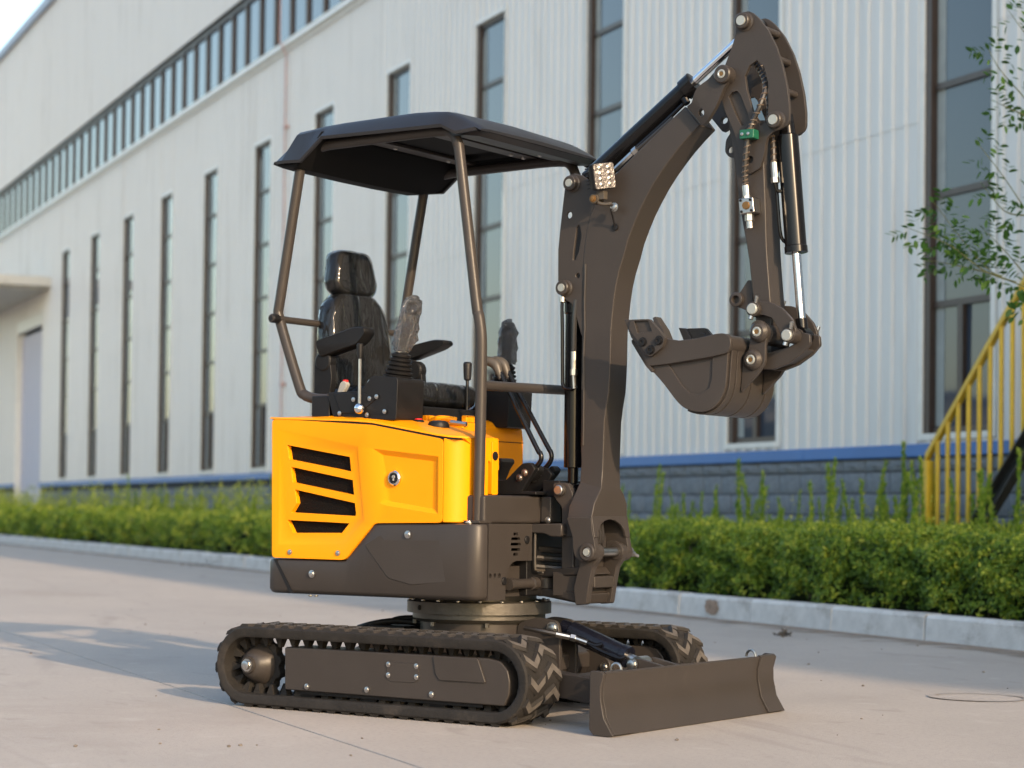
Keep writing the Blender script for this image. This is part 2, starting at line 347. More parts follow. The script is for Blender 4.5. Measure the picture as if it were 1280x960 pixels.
M_clad=mat('painted steel cladding',(.62,.62,.605),.42,var=.03,vscale=1.6,stretch=(3,1,.25),dirt=((.44,.43,.41),.9,.54,.78),spec=.4,bump=.06,bscale=3)
M_trim=mat('pale flashing',(.66,.655,.62),.45,var=.06,vscale=6,dirt=((.40,.34,.27),5,.62,.8))
M_band=mat('blue flashing',(.010,.10,.32),.5,var=.08,vscale=3)
M_block=mat('split stone block',(.18,.20,.222),.85,var=.2,vscale=14,bump=.8,bscale=45,spec=.3)
M_mortar=mat('mortar',(.045,.05,.056),.95,var=.2,vscale=30)
M_frame=mat('brown window frame',(.045,.03,.024),.45,var=.12,vscale=9)
M_glass=mat('window glass',(.036,.050,.072),.03,spec=.55,bump=.03,bscale=1.2)
M_curtain=mat('pale curtain',(.30,.33,.32),.8,var=.1,vscale=6)
M_coping=mat('roof coping',(.30,.33,.40),.5,var=.08)
M_door=mat('roller door slat',(.66,.64,.74),.5,var=.05,vscale=2)
M_pipe=mat('rusty red pipe',(.42,.24,.21),.6,var=.2,vscale=6)
M_canopyc=mat('canopy concrete',(.52,.51,.47),.7,var=.1,vscale=2,dirt=((.33,.31,.28),2,.55,.8))
M_yrail=mat('yellow railing paint',(.54,.36,.02),.45,var=.1,vscale=12,dirt=((.30,.2,.05),9,.62,.8))
M_steel=mat('dark step steel',(.028,.03,.032),.55,var=.25,vscale=20)
M_bark=mat('bark',(.10,.08,.06),.9,var=.3,vscale=30,bump=.8,bscale=50)
M_twig=mat('green twig',(.12,.13,.05),.7,var=.2,vscale=30)
M_hedge=leafmat('hedge leaves',[(0,(.07,.14,.016)),(.5,(.13,.22,.025)),(1,(.21,.30,.035))],.45)
def tinted(m,scale=1.0):   # every cluster of leaves has its own age: old dark green to fresh yellow green, darkened in hollows for shade
    t_=m.node_tree; L=t_.links.new; at=t_.nodes.new('ShaderNodeAttribute'); at.attribute_name='age_shade'
    cr=t_.nodes.new('ShaderNodeValToRGB'); e=cr.color_ramp.elements; e[0].position=0; e[0].color=(.05*scale,.11*scale,.014*scale,1); e[1].position=1; e[1].color=(.72,.68,.10,1)
    q=e.new(.45); q.color=(.17,.275,.027,1); q=e.new(.75); q.color=(.42,.47,.05,1)
    L(at.outputs['Fac'],cr.inputs[0])
    for n in t_.nodes:
        if n.type=='BSDF_PRINCIPLED': L(cr.outputs[0],n.inputs['Base Color'])
        if n.type=='BSDF_TRANSLUCENT': L(cr.outputs[0],n.inputs[0])
tinted(M_hedge)
M_shoot=leafmat('shoot leaves',[(0,(.14,.26,.035)),(.5,(.27,.40,.05)),(1,(.46,.52,.09))],.45)
M_leaf=leafmat('tree leaflets',[(0,(.035,.095,.018)),(.6,(.06,.15,.025)),(1,(.14,.26,.04))],.4)
M_leafy=leafmat('tree leaflets light',[(0,(.10,.22,.03)),(1,(.17,.30,.045))],.45)
# ================================================================== ground, road, kerb, bed
bm=BM(); box(bm,-700,700,-200,1500,-1.2,-.028); ground=struct(obj('ground',bm,M_soil,smooth=False))
road=bpy.data.objects.new('road',None); COL.objects.link(road); road.location=WLOC; road.rotation_euler=(0,0,WROT); struct(road)
bm=BM(); box(bm,-40,260,2.5,46,-.02,-.010); obj('road_base',bm,M_joint,road,smooth=False)
y=2.9
for wdt in (4.7,4.7,4.7,4.7,14,9):
    for (xa,xb) in ((-40,-14.5),(-14.5,3.0),(3.0,34),(34,70),(70,260)):
        bm=BM(); box(bm,xa+.004,xb-.004,y+.004,y+wdt-.004,-.009,0)
        obj('road_slab',bm,M_conc,road,bevel=.003,seg=1,smooth=False)
    y+=wdt
# kerb
kerb=thing('kerb','pale granite kerb edging the hedge bed along the concrete road','kerb',WLOC,WROT)
def kerb_bm(L):
    bm=BM(); n=8
    secs=[]
    for i in range(n+1):
        x=-L/2+L*i/n; j=lambda a:random.uniform(-a,a)
        secs.append([(x,2.80,-.01),(x,2.925+j(.002),-.01),(x,2.92+j(.002),.128),(x,2.905,.146+j(.001)),(x,2.80,.146+j(.001))])
    loft(bm,secs); return bm
kv=[obj('kerb_stone',kerb_bm(.966),M_kerb,kerb,bevel=.006) for _ in range(3)]
x=-10.0;i=0
while x<75:
    o=kv[i] if i<3 else share(kv[random.randrange(3)],parent=kerb)
    o.location=(x+random.uniform(-.0015,.0015),random.uniform(-.005,.005),random.uniform(-.004,.003)); o.rotation_euler=(0,0,random.uniform(-.004,.004)); x+=.97; i+=1
    if x>70: pass
M_nt=M_dirt.node_tree; _tr=M_nt.nodes.new('ShaderNodeBsdfTransparent'); _mx=M_nt.nodes.new('ShaderNodeMixShader'); _nz=M_nt.nodes.new('ShaderNodeTexNoise'); _nz.inputs['Scale'].default_value=4; _nz.inputs['Detail'].default_value=8
_tc=M_nt.nodes.new('ShaderNodeTexCoord'); M_nt.links.new(_tc.outputs['Object'],_nz.inputs[0]); _sx=M_nt.nodes.new('ShaderNodeSeparateXYZ'); M_nt.links.new(_tc.outputs['Object'],_sx.inputs[0])
_f=M_nt.nodes.new('ShaderNodeMapRange'); _f.inputs[1].default_value=3.45; _f.inputs[2].default_value=2.95; _f.inputs[3].default_value=-.35; _f.inputs[4].default_value=.35; M_nt.links.new(_sx.outputs[1],_f.inputs[0])
_ad=M_nt.nodes.new('ShaderNodeMath'); _ad.operation='ADD'; M_nt.links.new(_nz.outputs[0],_ad.inputs[0]); M_nt.links.new(_f.outputs[0],_ad.inputs[1]); _r2=M_nt.nodes.new('ShaderNodeMapRange'); _r2.inputs[1].default_value=.45; _r2.inputs[2].default_value=.85; _r2.inputs[4].default_value=.75; M_nt.links.new(_ad.outputs[0],_r2.inputs[0])
M_nt.links.new(_r2.outputs[0],_mx.inputs[0]); M_nt.links.new(_tr.outputs[0],_mx.inputs[1]); M_nt.links.new(M_nt.nodes['Principled BSDF'].outputs[0],_mx.inputs[2]); M_nt.links.new(_mx.outputs[0],M_nt.nodes['Material Output'].inputs[0])
bm=BM(); vs_=[bm.verts.new(p) for p in ((-10,2.926,.004),(70,2.926,.004),(70,3.5,.004),(-10,3.5,.004))]; bm.faces.new(vs_); obj('kerb_dust',bm,M_dirt,road,smooth=False)
bm=BM(); random.seed(9); st=[(12.33+.10*math.cos(2*PI*k/26)*random.uniform(.75,1.15),.075+.058*math.sin(2*PI*k/26)*random.uniform(.7,1.1)) for k in range(26)]
prism(bm,rpts(st,.01,2),2.926,2.929); o=obj('rust_stain',bm,M_rust,kerb,smooth=False)
bm=BM(); box(bm,-10,75,2.802,2.908,-.01,.136); obj('joint_mortar',bm,M_joint,kerb,smooth=False)
# planting bed
bm=BM(); N=60
for a in range(N):
    for b in range(6): pass
vs={}
for a in range(N+1):
    for b in range(7):
        X=-12+a*(87/N); Y=-.1+b*(2.9/6)
        vs[a,b]=bm.verts.new((X,Y,.09+random.uniform(-.02,.02)))
for a in range(N):
    for b in range(6): bm.faces.new([vs[a,b],vs[a+1,b],vs[a+1,b+1],vs[a,b+1]])
bed=struct(obj('planting_bed',bm,M_soil)); bed.location=WLOC; bed.rotation_euler=(0,0,WROT)
# ================================================================== warehouse
WH=thing('warehouse','long grey ribbed warehouse with tall narrow windows and a blue band above stone','building',WLOC,WROT)
PITCH=.186; SP=3.195; X0=14.22; WW=.90; ZB,ZT=1.34,6.58
def ribbed(bm,xa,xb,z0,z1):
    k=math.floor(xa/PITCH)-1; prof=[(xa,0)]
    while k*PITCH<xb+PITCH:
        c=k*PITCH
        for dx,h in ((-.035,0),(-.018,.022),(.018,.022),(.035,0)):
            if xa+.001<c+dx<xb-.001: prof.append((c+dx,h))
        k+=1
    prof.append((xb,0))
    A=[bm.verts.new((x,h,z0)) for x,h in prof]; B=[bm.verts.new((x,h,z1)) for x,h in prof]
    for i in range(len(prof)-1): bm.faces.new([A[i],A[i+1],B[i+1],B[i]])
def panel(xa,xb,z0,z1,name='cladding_panel'):
    bm=BM(); ribbed(bm,xa,xb,z0,z1)
    # returned edges so that the sheet has depth
    o=obj(name,bm,M_clad,WH,smooth=False); md=o.modifiers.new('sheet','SOLIDIFY'); md.thickness=.004; md.offset=-1
    return o
IW=list(range(-8,12)); wx=[X0+SP*i for i in IW]           # left jambs (far side) of the tall windows
DX0,DX1,DZ=51.7,55.3,5.42                                   # roller door
for i,xr in zip(IW,wx):
    lap=random.choice((3.9,4.2,4.5))
    panel(xr+.0,xr+SP-WW,1.262,lap); panel(xr+.0,xr+SP-WW,lap-.06,7.93).location.y=.005
    panel(xr-WW,xr,ZT,7.93); panel(xr-WW,xr,1.262,ZB)
panel(wx[-1]+SP-WW,DX0,1.262,7.93); panel(DX0,DX1,DZ,7.93); panel(DX1,75,1.262,7.93)
panel(wx[0]-WW-12,wx[0]-WW,1.262,7.93)
x=wx[0]-WW-12
while x<75:
    panel(x,min(x+6.39,75),9.22,12.95); x+=6.39
# body behind the sheets
bm=BM(); box(bm,-26,75,-14,-1.2,0,12.9); obj('building_core',bm,M_mortar,WH,smooth=False)
bm=BM(); box(bm,-26.1,75.1,-14.2,.09,12.95,13.04); box(bm,-26.1,75.1,.05,.10,12.80,12.95); obj('roof_coping',bm,M_coping,WH,smooth=False)
bm=BM(); box(bm,-26,75,-1.2,-.04,9.24,9.28); box(bm,-26,75,-1.2,-.04,7.86,7.9); box(bm,74.9,75,-14,0,0,12.9); box(bm,-26,-25.9,-14,0,0,12.9); obj('inner_lining',bm,M_mortar,WH,smooth=False)
# blue flashing in lengths, and the mortar bed of the plinth
x=-24
while x<75:
    a,b=x,min(x+4.0,75)
    for (p,q) in ([(a,b)] if not (a<DX1 and b>DX0) else [(a,min(b,DX0)),(max(a,DX1),b)]):
        if q-p>.05:
            bm=BM(); prof=[(.0,1.158),(.045,1.158),(.05,1.165),(.04,1.255),(.03,1.262),(.0,1.262)]
            loft(bm,[[(p+.003,y_,z_) for y_,z_ in prof],[(q-.003,y_,z_) for y_,z_ in prof]]); obj('blue_flashing',bm,M_band,WH,smooth=False)
    x+=4.0
bm=BM(); box(bm,-25,DX0,-.3,-.012,0,1.156); box(bm,DX1,75,-.3,-.012,0,1.156); obj('plinth_wall',bm,M_mortar,WH,smooth=False)
def block_bm(L,H):
    bm=BM(); nx,nz=4,2; g={}
    for a in range(nx+1):
        for b in range(nz+1):
            e=(a in(0,nx)) or (b in (0,nz))
            g[a,b]=bm.verts.new((-L/2+L*a/nx,-.004 if e else .020+random.uniform(-.008,.012),-H/2+H*b/nz))
    for a in range(nx):
        for b in range(nz): bm.faces.new([g[a,b],g[a+1,b],g[a+1,b+1],g[a,b+1]])
    rim=[g[a,0] for a in range(nx+1)]+[g[nx,b] for b in range(1,nz+1)]+[g[a,nz] for a in range(nx-1,-1,-1)]+[g[0,b] for b in range(nz-1,0,-1)]
    back=[bm.verts.new((v.co.x,-.03,v.co.z)) for v in rim]
    for i in range(len(rim)): bm.faces.new([rim[i],rim[(i+1)%len(rim)],back[(i+1)%len(rim)],back[i]])
    return bm
BL,BH=.355,.180
bv=[obj('stone_block',block_bm(BL-.011,BH-.011),M_block,WH,ang=50) for _ in range(6)]
cnt=0
far=BM()
for row in range(6):
    zc=1.05-BH/2-row*BH; x=8.5+(BL/2 if row%2 else 0)
    while x<26:
        if zc>.1:
            o=bv[cnt] if cnt<6 else share(random.choice(bv),parent=WH)
            o.location=(x,random.uniform(-.004,.004),zc); o.rotation_euler=(0,0,random.choice((0,PI))*0); cnt+=1
        x+=BL
cap=[obj('stone_block',block_bm(.355-.011,.106-.010),M_block,WH,ang=50) for _ in range(2)]
x=8.5
for k in range(48):
    o=cap[k] if k<2 else share(cap[k%2],parent=WH)
    o.location=(x,.012,1.103); x+=.355
rb=BM()
for row in range(6):
    zc=1.05-BH/2-row*BH; x=-24+(BL/2 if row%2 else 0)
    while x<74:
        if zc>.1 and not (DX0-.3<x<DX1+.3) and not (8.3<x<26.2):
            box(rb,x-BL/2+.006,x+BL/2-.006,-.03,random.uniform(.0,.012),zc-BH/2+.006,zc+BH/2-.006)
        x+=BL
o=obj('far_stone_blocks',rb,M_block,WH,smooth=False); o['kind']='stuff'
# tall windows
ZR=[1.34,2.36,3.23,4.09,4.95,5.81,6.58]
def window(i,xr):
    xl=xr-WW
    bm=BM()   # brown frame with its bars, set back in the wall
    y0,y1=-.080,-.018
    box(bm,xr-.075,xr-.001,y0-.01,.012,ZB,ZT); box(bm,xl+.004,xl+.055,y0,y1,ZB,ZT)
    box(bm,xl+.055,xr-.075,y0,y1,ZB+.002,ZB+.05); box(bm,xl+.055,xr-.075,y0,y1,ZT-.05,ZT-.002)
    for z in ZR[1:-1]: box(bm,xl+.055,xr-.075,y0,y1-.006,z-.026,z+.026)
    box(bm,(xl+xr)/2-.04,(xl+xr)/2+.03,y0+.01,y1+.008,ZR[0]+.05,ZR[1]-.026)
    f=obj('window',bm,M_frame,WH,smooth=False)
    for k in range(6):
        a,b=ZR[k]+(.05 if k==0 else .026),ZR[k+1]-(.05 if k==5 else .026)
        for (p,q) in ([(xl+.055,(xl+xr)/2-.04),((xl+xr)/2+.03,xr-.075)] if k==0 else [(xl+.055,xr-.075)]):
            bm=BM(); box(bm,-(q-p)/2,(q-p)/2,-.0035,.0035,-(b-a)/2,(b-a)/2); g=obj('pane',bm,M_glass,f,smooth=False,loc=((p+q)/2,-.0545,(a+b)/2))
            g.rotation_euler=(random.uniform(-.006,.006),0,random.uniform(-.007,.007))
    # reveal and pale flashing round the opening
    bm=BM()
    box(bm,xl,xl+.004,-.10,.0,ZB,ZT); box(bm,xl,xr,-.10,0,ZT-.002,ZT+.002)
    box(bm,xr,xr+.06,.001,.027,ZB-.05,ZT+.05); box(bm,xl-.06,xl,.001,.027,ZB-.05,ZT+.05)
    box(bm,xl,xr,.001,.027,ZT,ZT+.05); box(bm,xl-.0,xr+.0,-.10,.032,ZB-.05,ZB)
    obj('window_trim',bm,M_trim,f,smooth=False)
    bm=BM(); box(bm,xr-.19,xr-.08,-.0495,-.048,ZB+.06,ZT-.06); 
    obj('curtain_edge',bm,M_curtain,f,smooth=False)
for i,xr in zip(IW,wx):
    if i>=-2: window(i,xr)
    else:
        bm=BM(); box(bm,xr-WW,xr,-.11,-.1,ZB,ZT); obj('window',bm,M_glass,WH,smooth=False)
# ribbon window under the roof
rw=BM(); box(rw,-20,74.8,-.14,-.05,9.12,9.22); box(rw,-20,74.8,-.14,-.05,7.94,7.99)
MS=.848; x=25.0-MS*40
xs=[]
while x<74.8:
    xs.append(x); box(rw,x-.045,x+.045,-.14,-.05,7.99,9.12); x+=MS
RW=obj('ribbon_window',rw,M_frame,WH,smooth=False)
pb=BM(); box(pb,-MS/2+.045,MS/2-.045,-.10,-.092,7.99,9.12); p0=obj('pane',pb,M_glass,RW,smooth=False); p0.location=(xs[20]+MS/2,0,0)
for k,xx in enumerate(xs[:-1]):
    if k!=20 and xx>15: share(p0,parent=RW,loc=(xx+MS/2,0,0))
bm=BM(); box(bm,-26,75,.001,.10,7.86,7.95); box(bm,-26,75,.001,.05,7.80,7.857); obj('window_sill_band',bm,M_trim,WH,smooth=False)
# roller door, its lintel and canopy slab
dr=BM(); box(dr,DX0-.001,DX0+.05,-.22,.0,0,DZ); box(dr,DX1-.05,DX1,-.22,.0,0,DZ); box(dr,DX0+.05,DX1-.05,-.22,.0,DZ-.3,DZ)
DR=obj('roller_door',dr,M_trim,WH,smooth=False)
sl=BM(); loft(sl,[[(DX0+.05,-.16,-.05),(DX0+.05,-.135,-.03),(DX0+.05,-.135,.03),(DX0+.05,-.16,.05)],[(DX1-.05,-.16,-.05),(DX1-.05,-.135,-.03),(DX1-.05,-.135,.03),(DX1-.05,-.16,.05)]])
s0=obj('door_slat',sl,M_door,DR,smooth=False); s0.location=(0,0,.05); z=.17
while z<DZ-.33: share(s0,parent=DR,loc=(0,0,z)); z+=.12
bm=BM(); box(bm,50.6,60,.03,1.9,5.92,6.14); box(bm,50.9,59.6,.03,1.6,5.86,5.918); obj('door_canopy',bm,M_canopyc,WH,smooth=False)
bm=BM(); tube(bm,[(31.6,.06,1.3),(31.6,.06,7.75),(31.62,.16,7.95),(31.62,.16,12.7)],.013,8,1); 
for z in (2.6,4.6,6.6): box(bm,31.54,31.66,-.01,.07,z,z+.04)
obj('down_pipe',bm,M_pipe,WH)
# hall on the other side of the yard: the windows mirror it
HL=thing('yard_hall','low beige ribbed hall across the yard, mirrored in the warehouse windows','building',WLOC+Wn*38,WROT)
M_hall=mat('beige cladding',(.50,.45,.38),.5,var=.06,vscale=1.5)
bm=BM(); 
xx=-10; prof=[]
while xx<110:
    prof+= [(xx,0),(xx+.5,0),(xx+.53,.03),(xx+.57,.03)]; xx+=.6
A=[bm.verts.new((x_,-h,0)) for x_,h in prof]; B=[bm.verts.new((x_,-h,5.5)) for x_,h in prof]
for i in range(len(prof)-1): bm.faces.new([A[i],A[i+1],B[i+1],B[i]])
obj('wall',bm,M_hall,HL,smooth=False)
bm=BM(); box(bm,-10,110,.05,14,0,5.45); box(bm,-10.2,110.2,-.2,14.2,5.5,5.7); obj('roof',bm,M_coping,HL,smooth=False)
for k in range(14):
    bm=BM(); box(bm,-6+8*k,-2+8*k,-.08,-.05,2.6,4.6); obj('window',bm,M_glass,HL,smooth=False)
# ================================================================== staircase with yellow railing
SY=.62
ST=thing('metal_staircase','yellow railed steel steps climbing the wall beside the right hand window','staircase',WLOC,WROT)
def rail(x): return 1.150+(13.26-x)*1.02
def strg(x): return .70+(12.64-x)*1.02
bm=BM()
prof=[(.02,.0),(-.02,.0)]
xb=8.6
def beam(bm,xa,za,xc,zc,y0,y1,h):
    loft(bm,[[(xa,y0,za),(xa,y1,za),(xa,y1,za+h),(xa,y0,za+h)],[(xc,y0,zc),(xc,y1,zc),(xc,y1,zc+h),(xc,y0,zc+h)]])
beam(bm,13.26,rail(13.26)-.05,xb,rail(xb)-.05,SY-.025,SY+.025,.05); obj('handrail',bm,M_yrail,ST,smooth=False)
bm=BM(); box(bm,13.22,13.30,SY-.035,SY+.035,.1,1.10); obj('post',bm,M_yrail,ST,bevel=.006,smooth=False)
bm=BM(); box(bm,10.2,10.27,SY-.03,SY+.03,strg(10.23),rail(10.23)-.05); obj('post',bm,M_yrail,ST,smooth=False)
x=13.13; 
while x>xb+.1:
    b0=max(.1,strg(x)+.02)
    bm=BM(); cyl(bm,(x,SY,b0),(x,SY,rail(x)-.03),.018,n=8); obj('baluster',bm,M_yrail,ST); x-=.128
for yy in (SY,SY-.62) if False else (SY,):
    bm=BM(); beam(bm,12.95,strg(12.95)-.16,xb,strg(xb)-.16,yy-.05,yy-.035,.17); beam(bm,12.95,strg(12.95)-.002,xb,strg(xb)-.002,yy-.05,yy+.03,.012); beam(bm,12.95,strg(12.95)-.172,xb,strg(xb)-.172,yy-.05,yy+.03,.012); obj('stringer',bm,M_steel,ST,smooth=False)
bm=BM(); beam(bm,12.95,strg(12.95)-.16,xb,strg(xb)-.16,.02,.035,.17); obj('stringer',bm,M_steel,ST,smooth=False)
x=12.62; z=.42
while x>xb+.2:
    bm=BM(); box(bm,x-.24,x,.037,SY-.052,z-.035,z); obj('tread',bm,M_steel,ST,smooth=False); x-=.205; z+=.209
# ================================================================== vegetation
def leafquad(bmv,faces,p,d,n,L,W):
    """one small pointed leaf appended to vertex and face lists"""
    s=d.cross(n).normalized(); i=len(bmv)
    m=p+d*(L*.45)+n*(L*.06)
    bmv+= [p,m+s*W*.5,p+d*L-n*(L*.05),m-s*W*.5]; faces.append((i,i+1,i+2,i+3))
def rv():
    while True:
        v=Vector((random.uniform(-1,1),random.uniform(-1,1),random.uniform(-1,1)))
        if .05<v.length<1: return v.normalized()
HG=thing('hedge','clipped green hedge with yellowish tips growing behind the kerb','hedge',WLOC,WROT)
def prof_noise(x,y): return .05*math.sin(x*2.3+1.3*math.sin(y*3))+.03*math.sin(x*5.1+y*4)+.02*math.sin(x*11.7)
V=[];Fc=[];AGE_SHADE=[]
def cluster(c,n_,k,L,age_shade,spread):
    for _ in range(k):
        nn=(n_+rv()*.8).normalized(); d=rv(); d=(d-nn*d.dot(nn)*.6+Vector((0,0,.3))).normalized()
        l=L*random.uniform(.7,1.25); p=c+rv()*spread*random.random()
        leafquad(V,Fc,p,d,nn,l,l*.6); AGE_SHADE.append(max(0,min(1,age_shade-(.07 if c.x<20 else 0)+random.gauss(0,.10))))
def hedge_zone(xa,xb,n,L,k=9):
    for _ in range(n):
        x=random.uniform(xa,xb); q=random.random(); j=prof_noise(x,0)
        big=math.sin(x*2.1+.7)*.5+math.sin(x*5.3)*.3
        if q<.55:   # front face: sprays stand proud of hollows, whose leaves are coloured darker as shade
            z=.13+.45*random.random()**.85
            hol=math.sin(x*8.3+2.1*math.sin(z*9))*math.sin(z*15+x*3.1+1)
            if hol<-.3 and random.random()<.6: continue
            if z<.26 and random.random()<.45: continue
            y=2.60+j*.5+.028*hol-abs(random.gauss(0,.035))-max(0,z-.47)*.8; n_=Vector((0,1,.5)); age_shade=.44+.16*hol+.75*max(0,z-.40)+random.gauss(0,.16)+.06*big
        else:
            y=random.uniform(.75,2.58); z=.552+prof_noise(x,y)*.5+abs(random.gauss(0,.025))-max(0,y-2.40)*.35; n_=Vector((0,.2,1)); age_shade=.68+random.gauss(0,.16)+.06*big
        cluster(Vector((x,y,z)),n_,k,L,age_shade,L*1.25)
def growth(xa,xb,n,L,zt,ya,yb):
    for _ in range(n):
        x0=random.uniform(xa,xb); y0=random.uniform(ya,yb); h=zt*random.uniform(.70,1.05); lx,ly=random.uniform(-.10,.10),random.uniform(-.08,.08); a0=random.uniform(.40,.68)
        m=int(h/.045*(.03/L)**.6)
        for q in range(m):
            z=.35+(h-.35)*q/m; a=random.uniform(0,6.28); d=Vector((math.cos(a),math.sin(a),random.uniform(.4,1.3))).normalized(); nn=(Vector((0,0,1))+rv()*.6).normalized()
            l=L*random.uniform(.9,1.6)*(1-.35*q/m); leafquad(V,Fc,Vector((x0+lx*z,y0+ly*z,z)),d,nn,l,l*.5); AGE_SHADE.append(min(1,a0+.3*q/m))
growth(21,34,420,.058,1.08,.3,1.9); growth(34,58,520,.085,1.10,.3,2.1); growth(8.2,14.5,170,.036,.82,.3,1.6)
hedge_zone(1.0,8.2,5200,.036); hedge_zone(8.2,14,9500,.028); hedge_zone(14,21,5200,.034); hedge_zone(21,33,3400,.050,8); hedge_zone(33,60,2600,.085,8)
# inner mass of foliage, coloured dark for the shade in the hedge's gaps
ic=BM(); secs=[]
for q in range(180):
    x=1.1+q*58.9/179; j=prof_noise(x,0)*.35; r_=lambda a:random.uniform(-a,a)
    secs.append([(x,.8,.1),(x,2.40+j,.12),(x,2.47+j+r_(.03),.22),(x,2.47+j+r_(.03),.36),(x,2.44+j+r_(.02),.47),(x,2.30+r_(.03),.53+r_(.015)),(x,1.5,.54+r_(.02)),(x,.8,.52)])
loft(ic,secs); o=obj('inner_growth',ic,mat('shade-darkened inner leaves',(.022,.033,.012),.9,var=.5,vscale=26,bump=1,bscale=30,spec=.1),HG); o['kind']='stuff'
me=bpy.data.meshes.new('foliage'); me.from_pydata(V,[],Fc); me.materials.append(M_hedge); at=me.attributes.new('age_shade','FLOAT','FACE'); at.data.foreach_set('value',AGE_SHADE)
fo=bpy.data.objects.new('foliage',me); COL.objects.link(fo); fo.parent=HG; fo['kind']='stuff'
bm=BM()
for k in range(260):
    x=random.uniform(8.3,24); y=random.uniform(1.6,2.5); p=Vector((x,y,.08)); q=p+Vector((random.uniform(-.12,.12),random.uniform(-.02,.14),random.uniform(.25,.42)))
    tube(bm,[p,(p+q)/2+rv()*.03,q],.005,4,2)
o=obj('twigs',bm,M_bark,HG); o['kind']='stuff'
# tall shoots behind the hedge
def shoot_mesh(h,seed):
    random.seed(seed); v=[];f=[]
    bend=Vector((random.uniform(-.1,.1),random.uniform(-.08,.08),0)); z=.06; 
    nst=12
    for k in range(nst):   # thin four sided stem
        for a in range(4):
            t=k/(nst-1); c=Vector((0,0,h*t))+bend*t*t*h; r=.005*(1-.7*t)
            v.append(c+Vector((r*math.cos(a*PI/2),r*math.sin(a*PI/2),0)))
    for k in range(nst-1):
        for a in range(4): f.append((k*4+a,k*4+(a+1)%4,(k+1)*4+(a+1)%4,(k+1)*4+a))
    a=0
    while z<h:
        t=z/h; c=Vector((0,0,z))+bend*t*t*h; a+=2.4
        for da in (0,2.1,4.2):
            d=Vector((math.cos(a+da),math.sin(a+da),random.uniform(.9,2.0))).normalized(); n=Vector((-d.x*d.z,-d.y*d.z,1-d.z*d.z)).normalized()
            l=.040*(1.15-.3*t)*random.uniform(.7,1.35); leafquad(v,f,c,d,(n+rv()*.5).normalized(),l,l*.55)
        z+=.011*random.uniform(.7,1.5)
    m=bpy.data.meshes.new('weed_shoot'); m.from_pydata(v,[],f); m.materials.append(M_shoot); return m
sm=[shoot_mesh(h,40+k) for k,h in enumerate((.62,.74,.86,.98,.8,1.08))]
random.seed(11)
SL='upright leafy green shoot growing between hedge and stone plinth, to the right of the boom'
SL2='upright leafy green shoot growing behind the hedge, to the left of the yellow machine'
def shoot(x,y,i,s):
    o=bpy.data.objects.new('weed_shoot',sm[i]); COL.objects.link(o); P=wl(x,y,.09); o.location=P; o.scale=(s*1.05,s*1.05,s)
    o.rotation_euler=(random.uniform(-.10,.10),random.uniform(-.10,.10),random.uniform(0,6.28)); tag(o,SL if x<19 else SL2,'plant','shoots behind the hedge, right' if x<19 else 'shoots behind the hedge, left')
for (x,z) in ((17.2,1.12),(16.2,1.15),(14.75,1.09),(14.5,.95),(13.9,1.11),(13.75,1.0),(15.7,1.02),(13.4,1.18),(12.95,.95),(16.9,.85),(15.4,.9),(14.1,.95),(15.15,.88)):
    i=random.randrange(6); h=(.62,.74,.86,.98,.8,1.08)[i]; shoot(x,random.uniform(.45,.95),i,(z-.09)/h)
for k in range(177):
    x=9.0+8.8*random.random()**1.1; shoot(x,random.uniform(.3,1.5),random.randrange(6),random.uniform(.70,1.06)*(1 if x<13.8 else .84))
for k in range(108):
    x=random.uniform(21,38); shoot(x,random.uniform(.3,1.8),random.randrange(6),random.uniform(.75,1.05))
# tree at the right edge: its trunk stands outside the frame
TR=thing('street_tree','leafy young tree reaching thin branches in from the right edge before the window','tree',(2.98,10.9,.05))
tb=BM(); tube(tb,[(0,0,0),(.03,.02,.7),(.0,0,1.6),(.05,.03,2.6),(.03,.0,3.7)],.05,10,4,rf=lambda t:.055*(1-.6*t)); obj('trunk',tb,M_bark,TR)
o0=Vector((2.98,10.9,.05))
BR=[[(3.0,10.9,1.55),(2.80,10.82,1.72),(2.63,10.77,1.84),(2.43,10.77,1.93),(2.28,10.77,2.09),(2.13,10.76,2.28)],
    [(2.55,10.77,1.88),(2.38,10.72,1.93),(2.20,10.72,2.06),(1.99,10.70,2.14)],
    [(2.48,10.77,1.91),(2.30,10.82,1.96),(2.12,10.86,2.0)],
    [(3.0,10.9,2.0),(2.75,10.8,2.12),(2.62,10.76,2.22),(2.48,10.76,2.42),(2.36,10.75,2.57)],
    [(2.62,10.76,2.22),(2.50,10.78,2.24),(2.40,10.8,2.36)],
    [(3.0,10.9,2.5),(2.72,10.8,2.66),(2.6,10.75,2.80),(2.46,10.75,2.96),(2.40,10.74,3.06)],
    [(2.68,10.78,2.70),(2.54,10.72,2.74),(2.44,10.7,2.78)],
    [(3.0,10.9,2.9),(2.75,10.8,3.0),(2.62,10.74,3.10),(2.5,10.74,3.26)],
    [(2.66,10.74,1.86),(2.60,10.68,1.74),(2.56,10.66,1.68)],
    [(2.70,10.8,1.80),(2.55,10.88,2.02),(2.42,10.9,2.16)]]
lm=BM(); L=1.0
lv=[(0,0,0),(.28,.24,.03),(.62,.25,.03),(1,0,-.06),(.62,-.25,.03),(.28,-.24,.03),(.45,0,-.02)]
vv=[lm.verts.new(p) for p in lv]
for a,b in ((0,1),(1,2),(2,3),(3,4),(4,5),(5,0)): lm.faces.new([vv[a],vv[b],vv[6]])
random.seed(5)
leaf0=obj('leaf',lm,M_leaf,TR,sharp=False)
sprays=[]
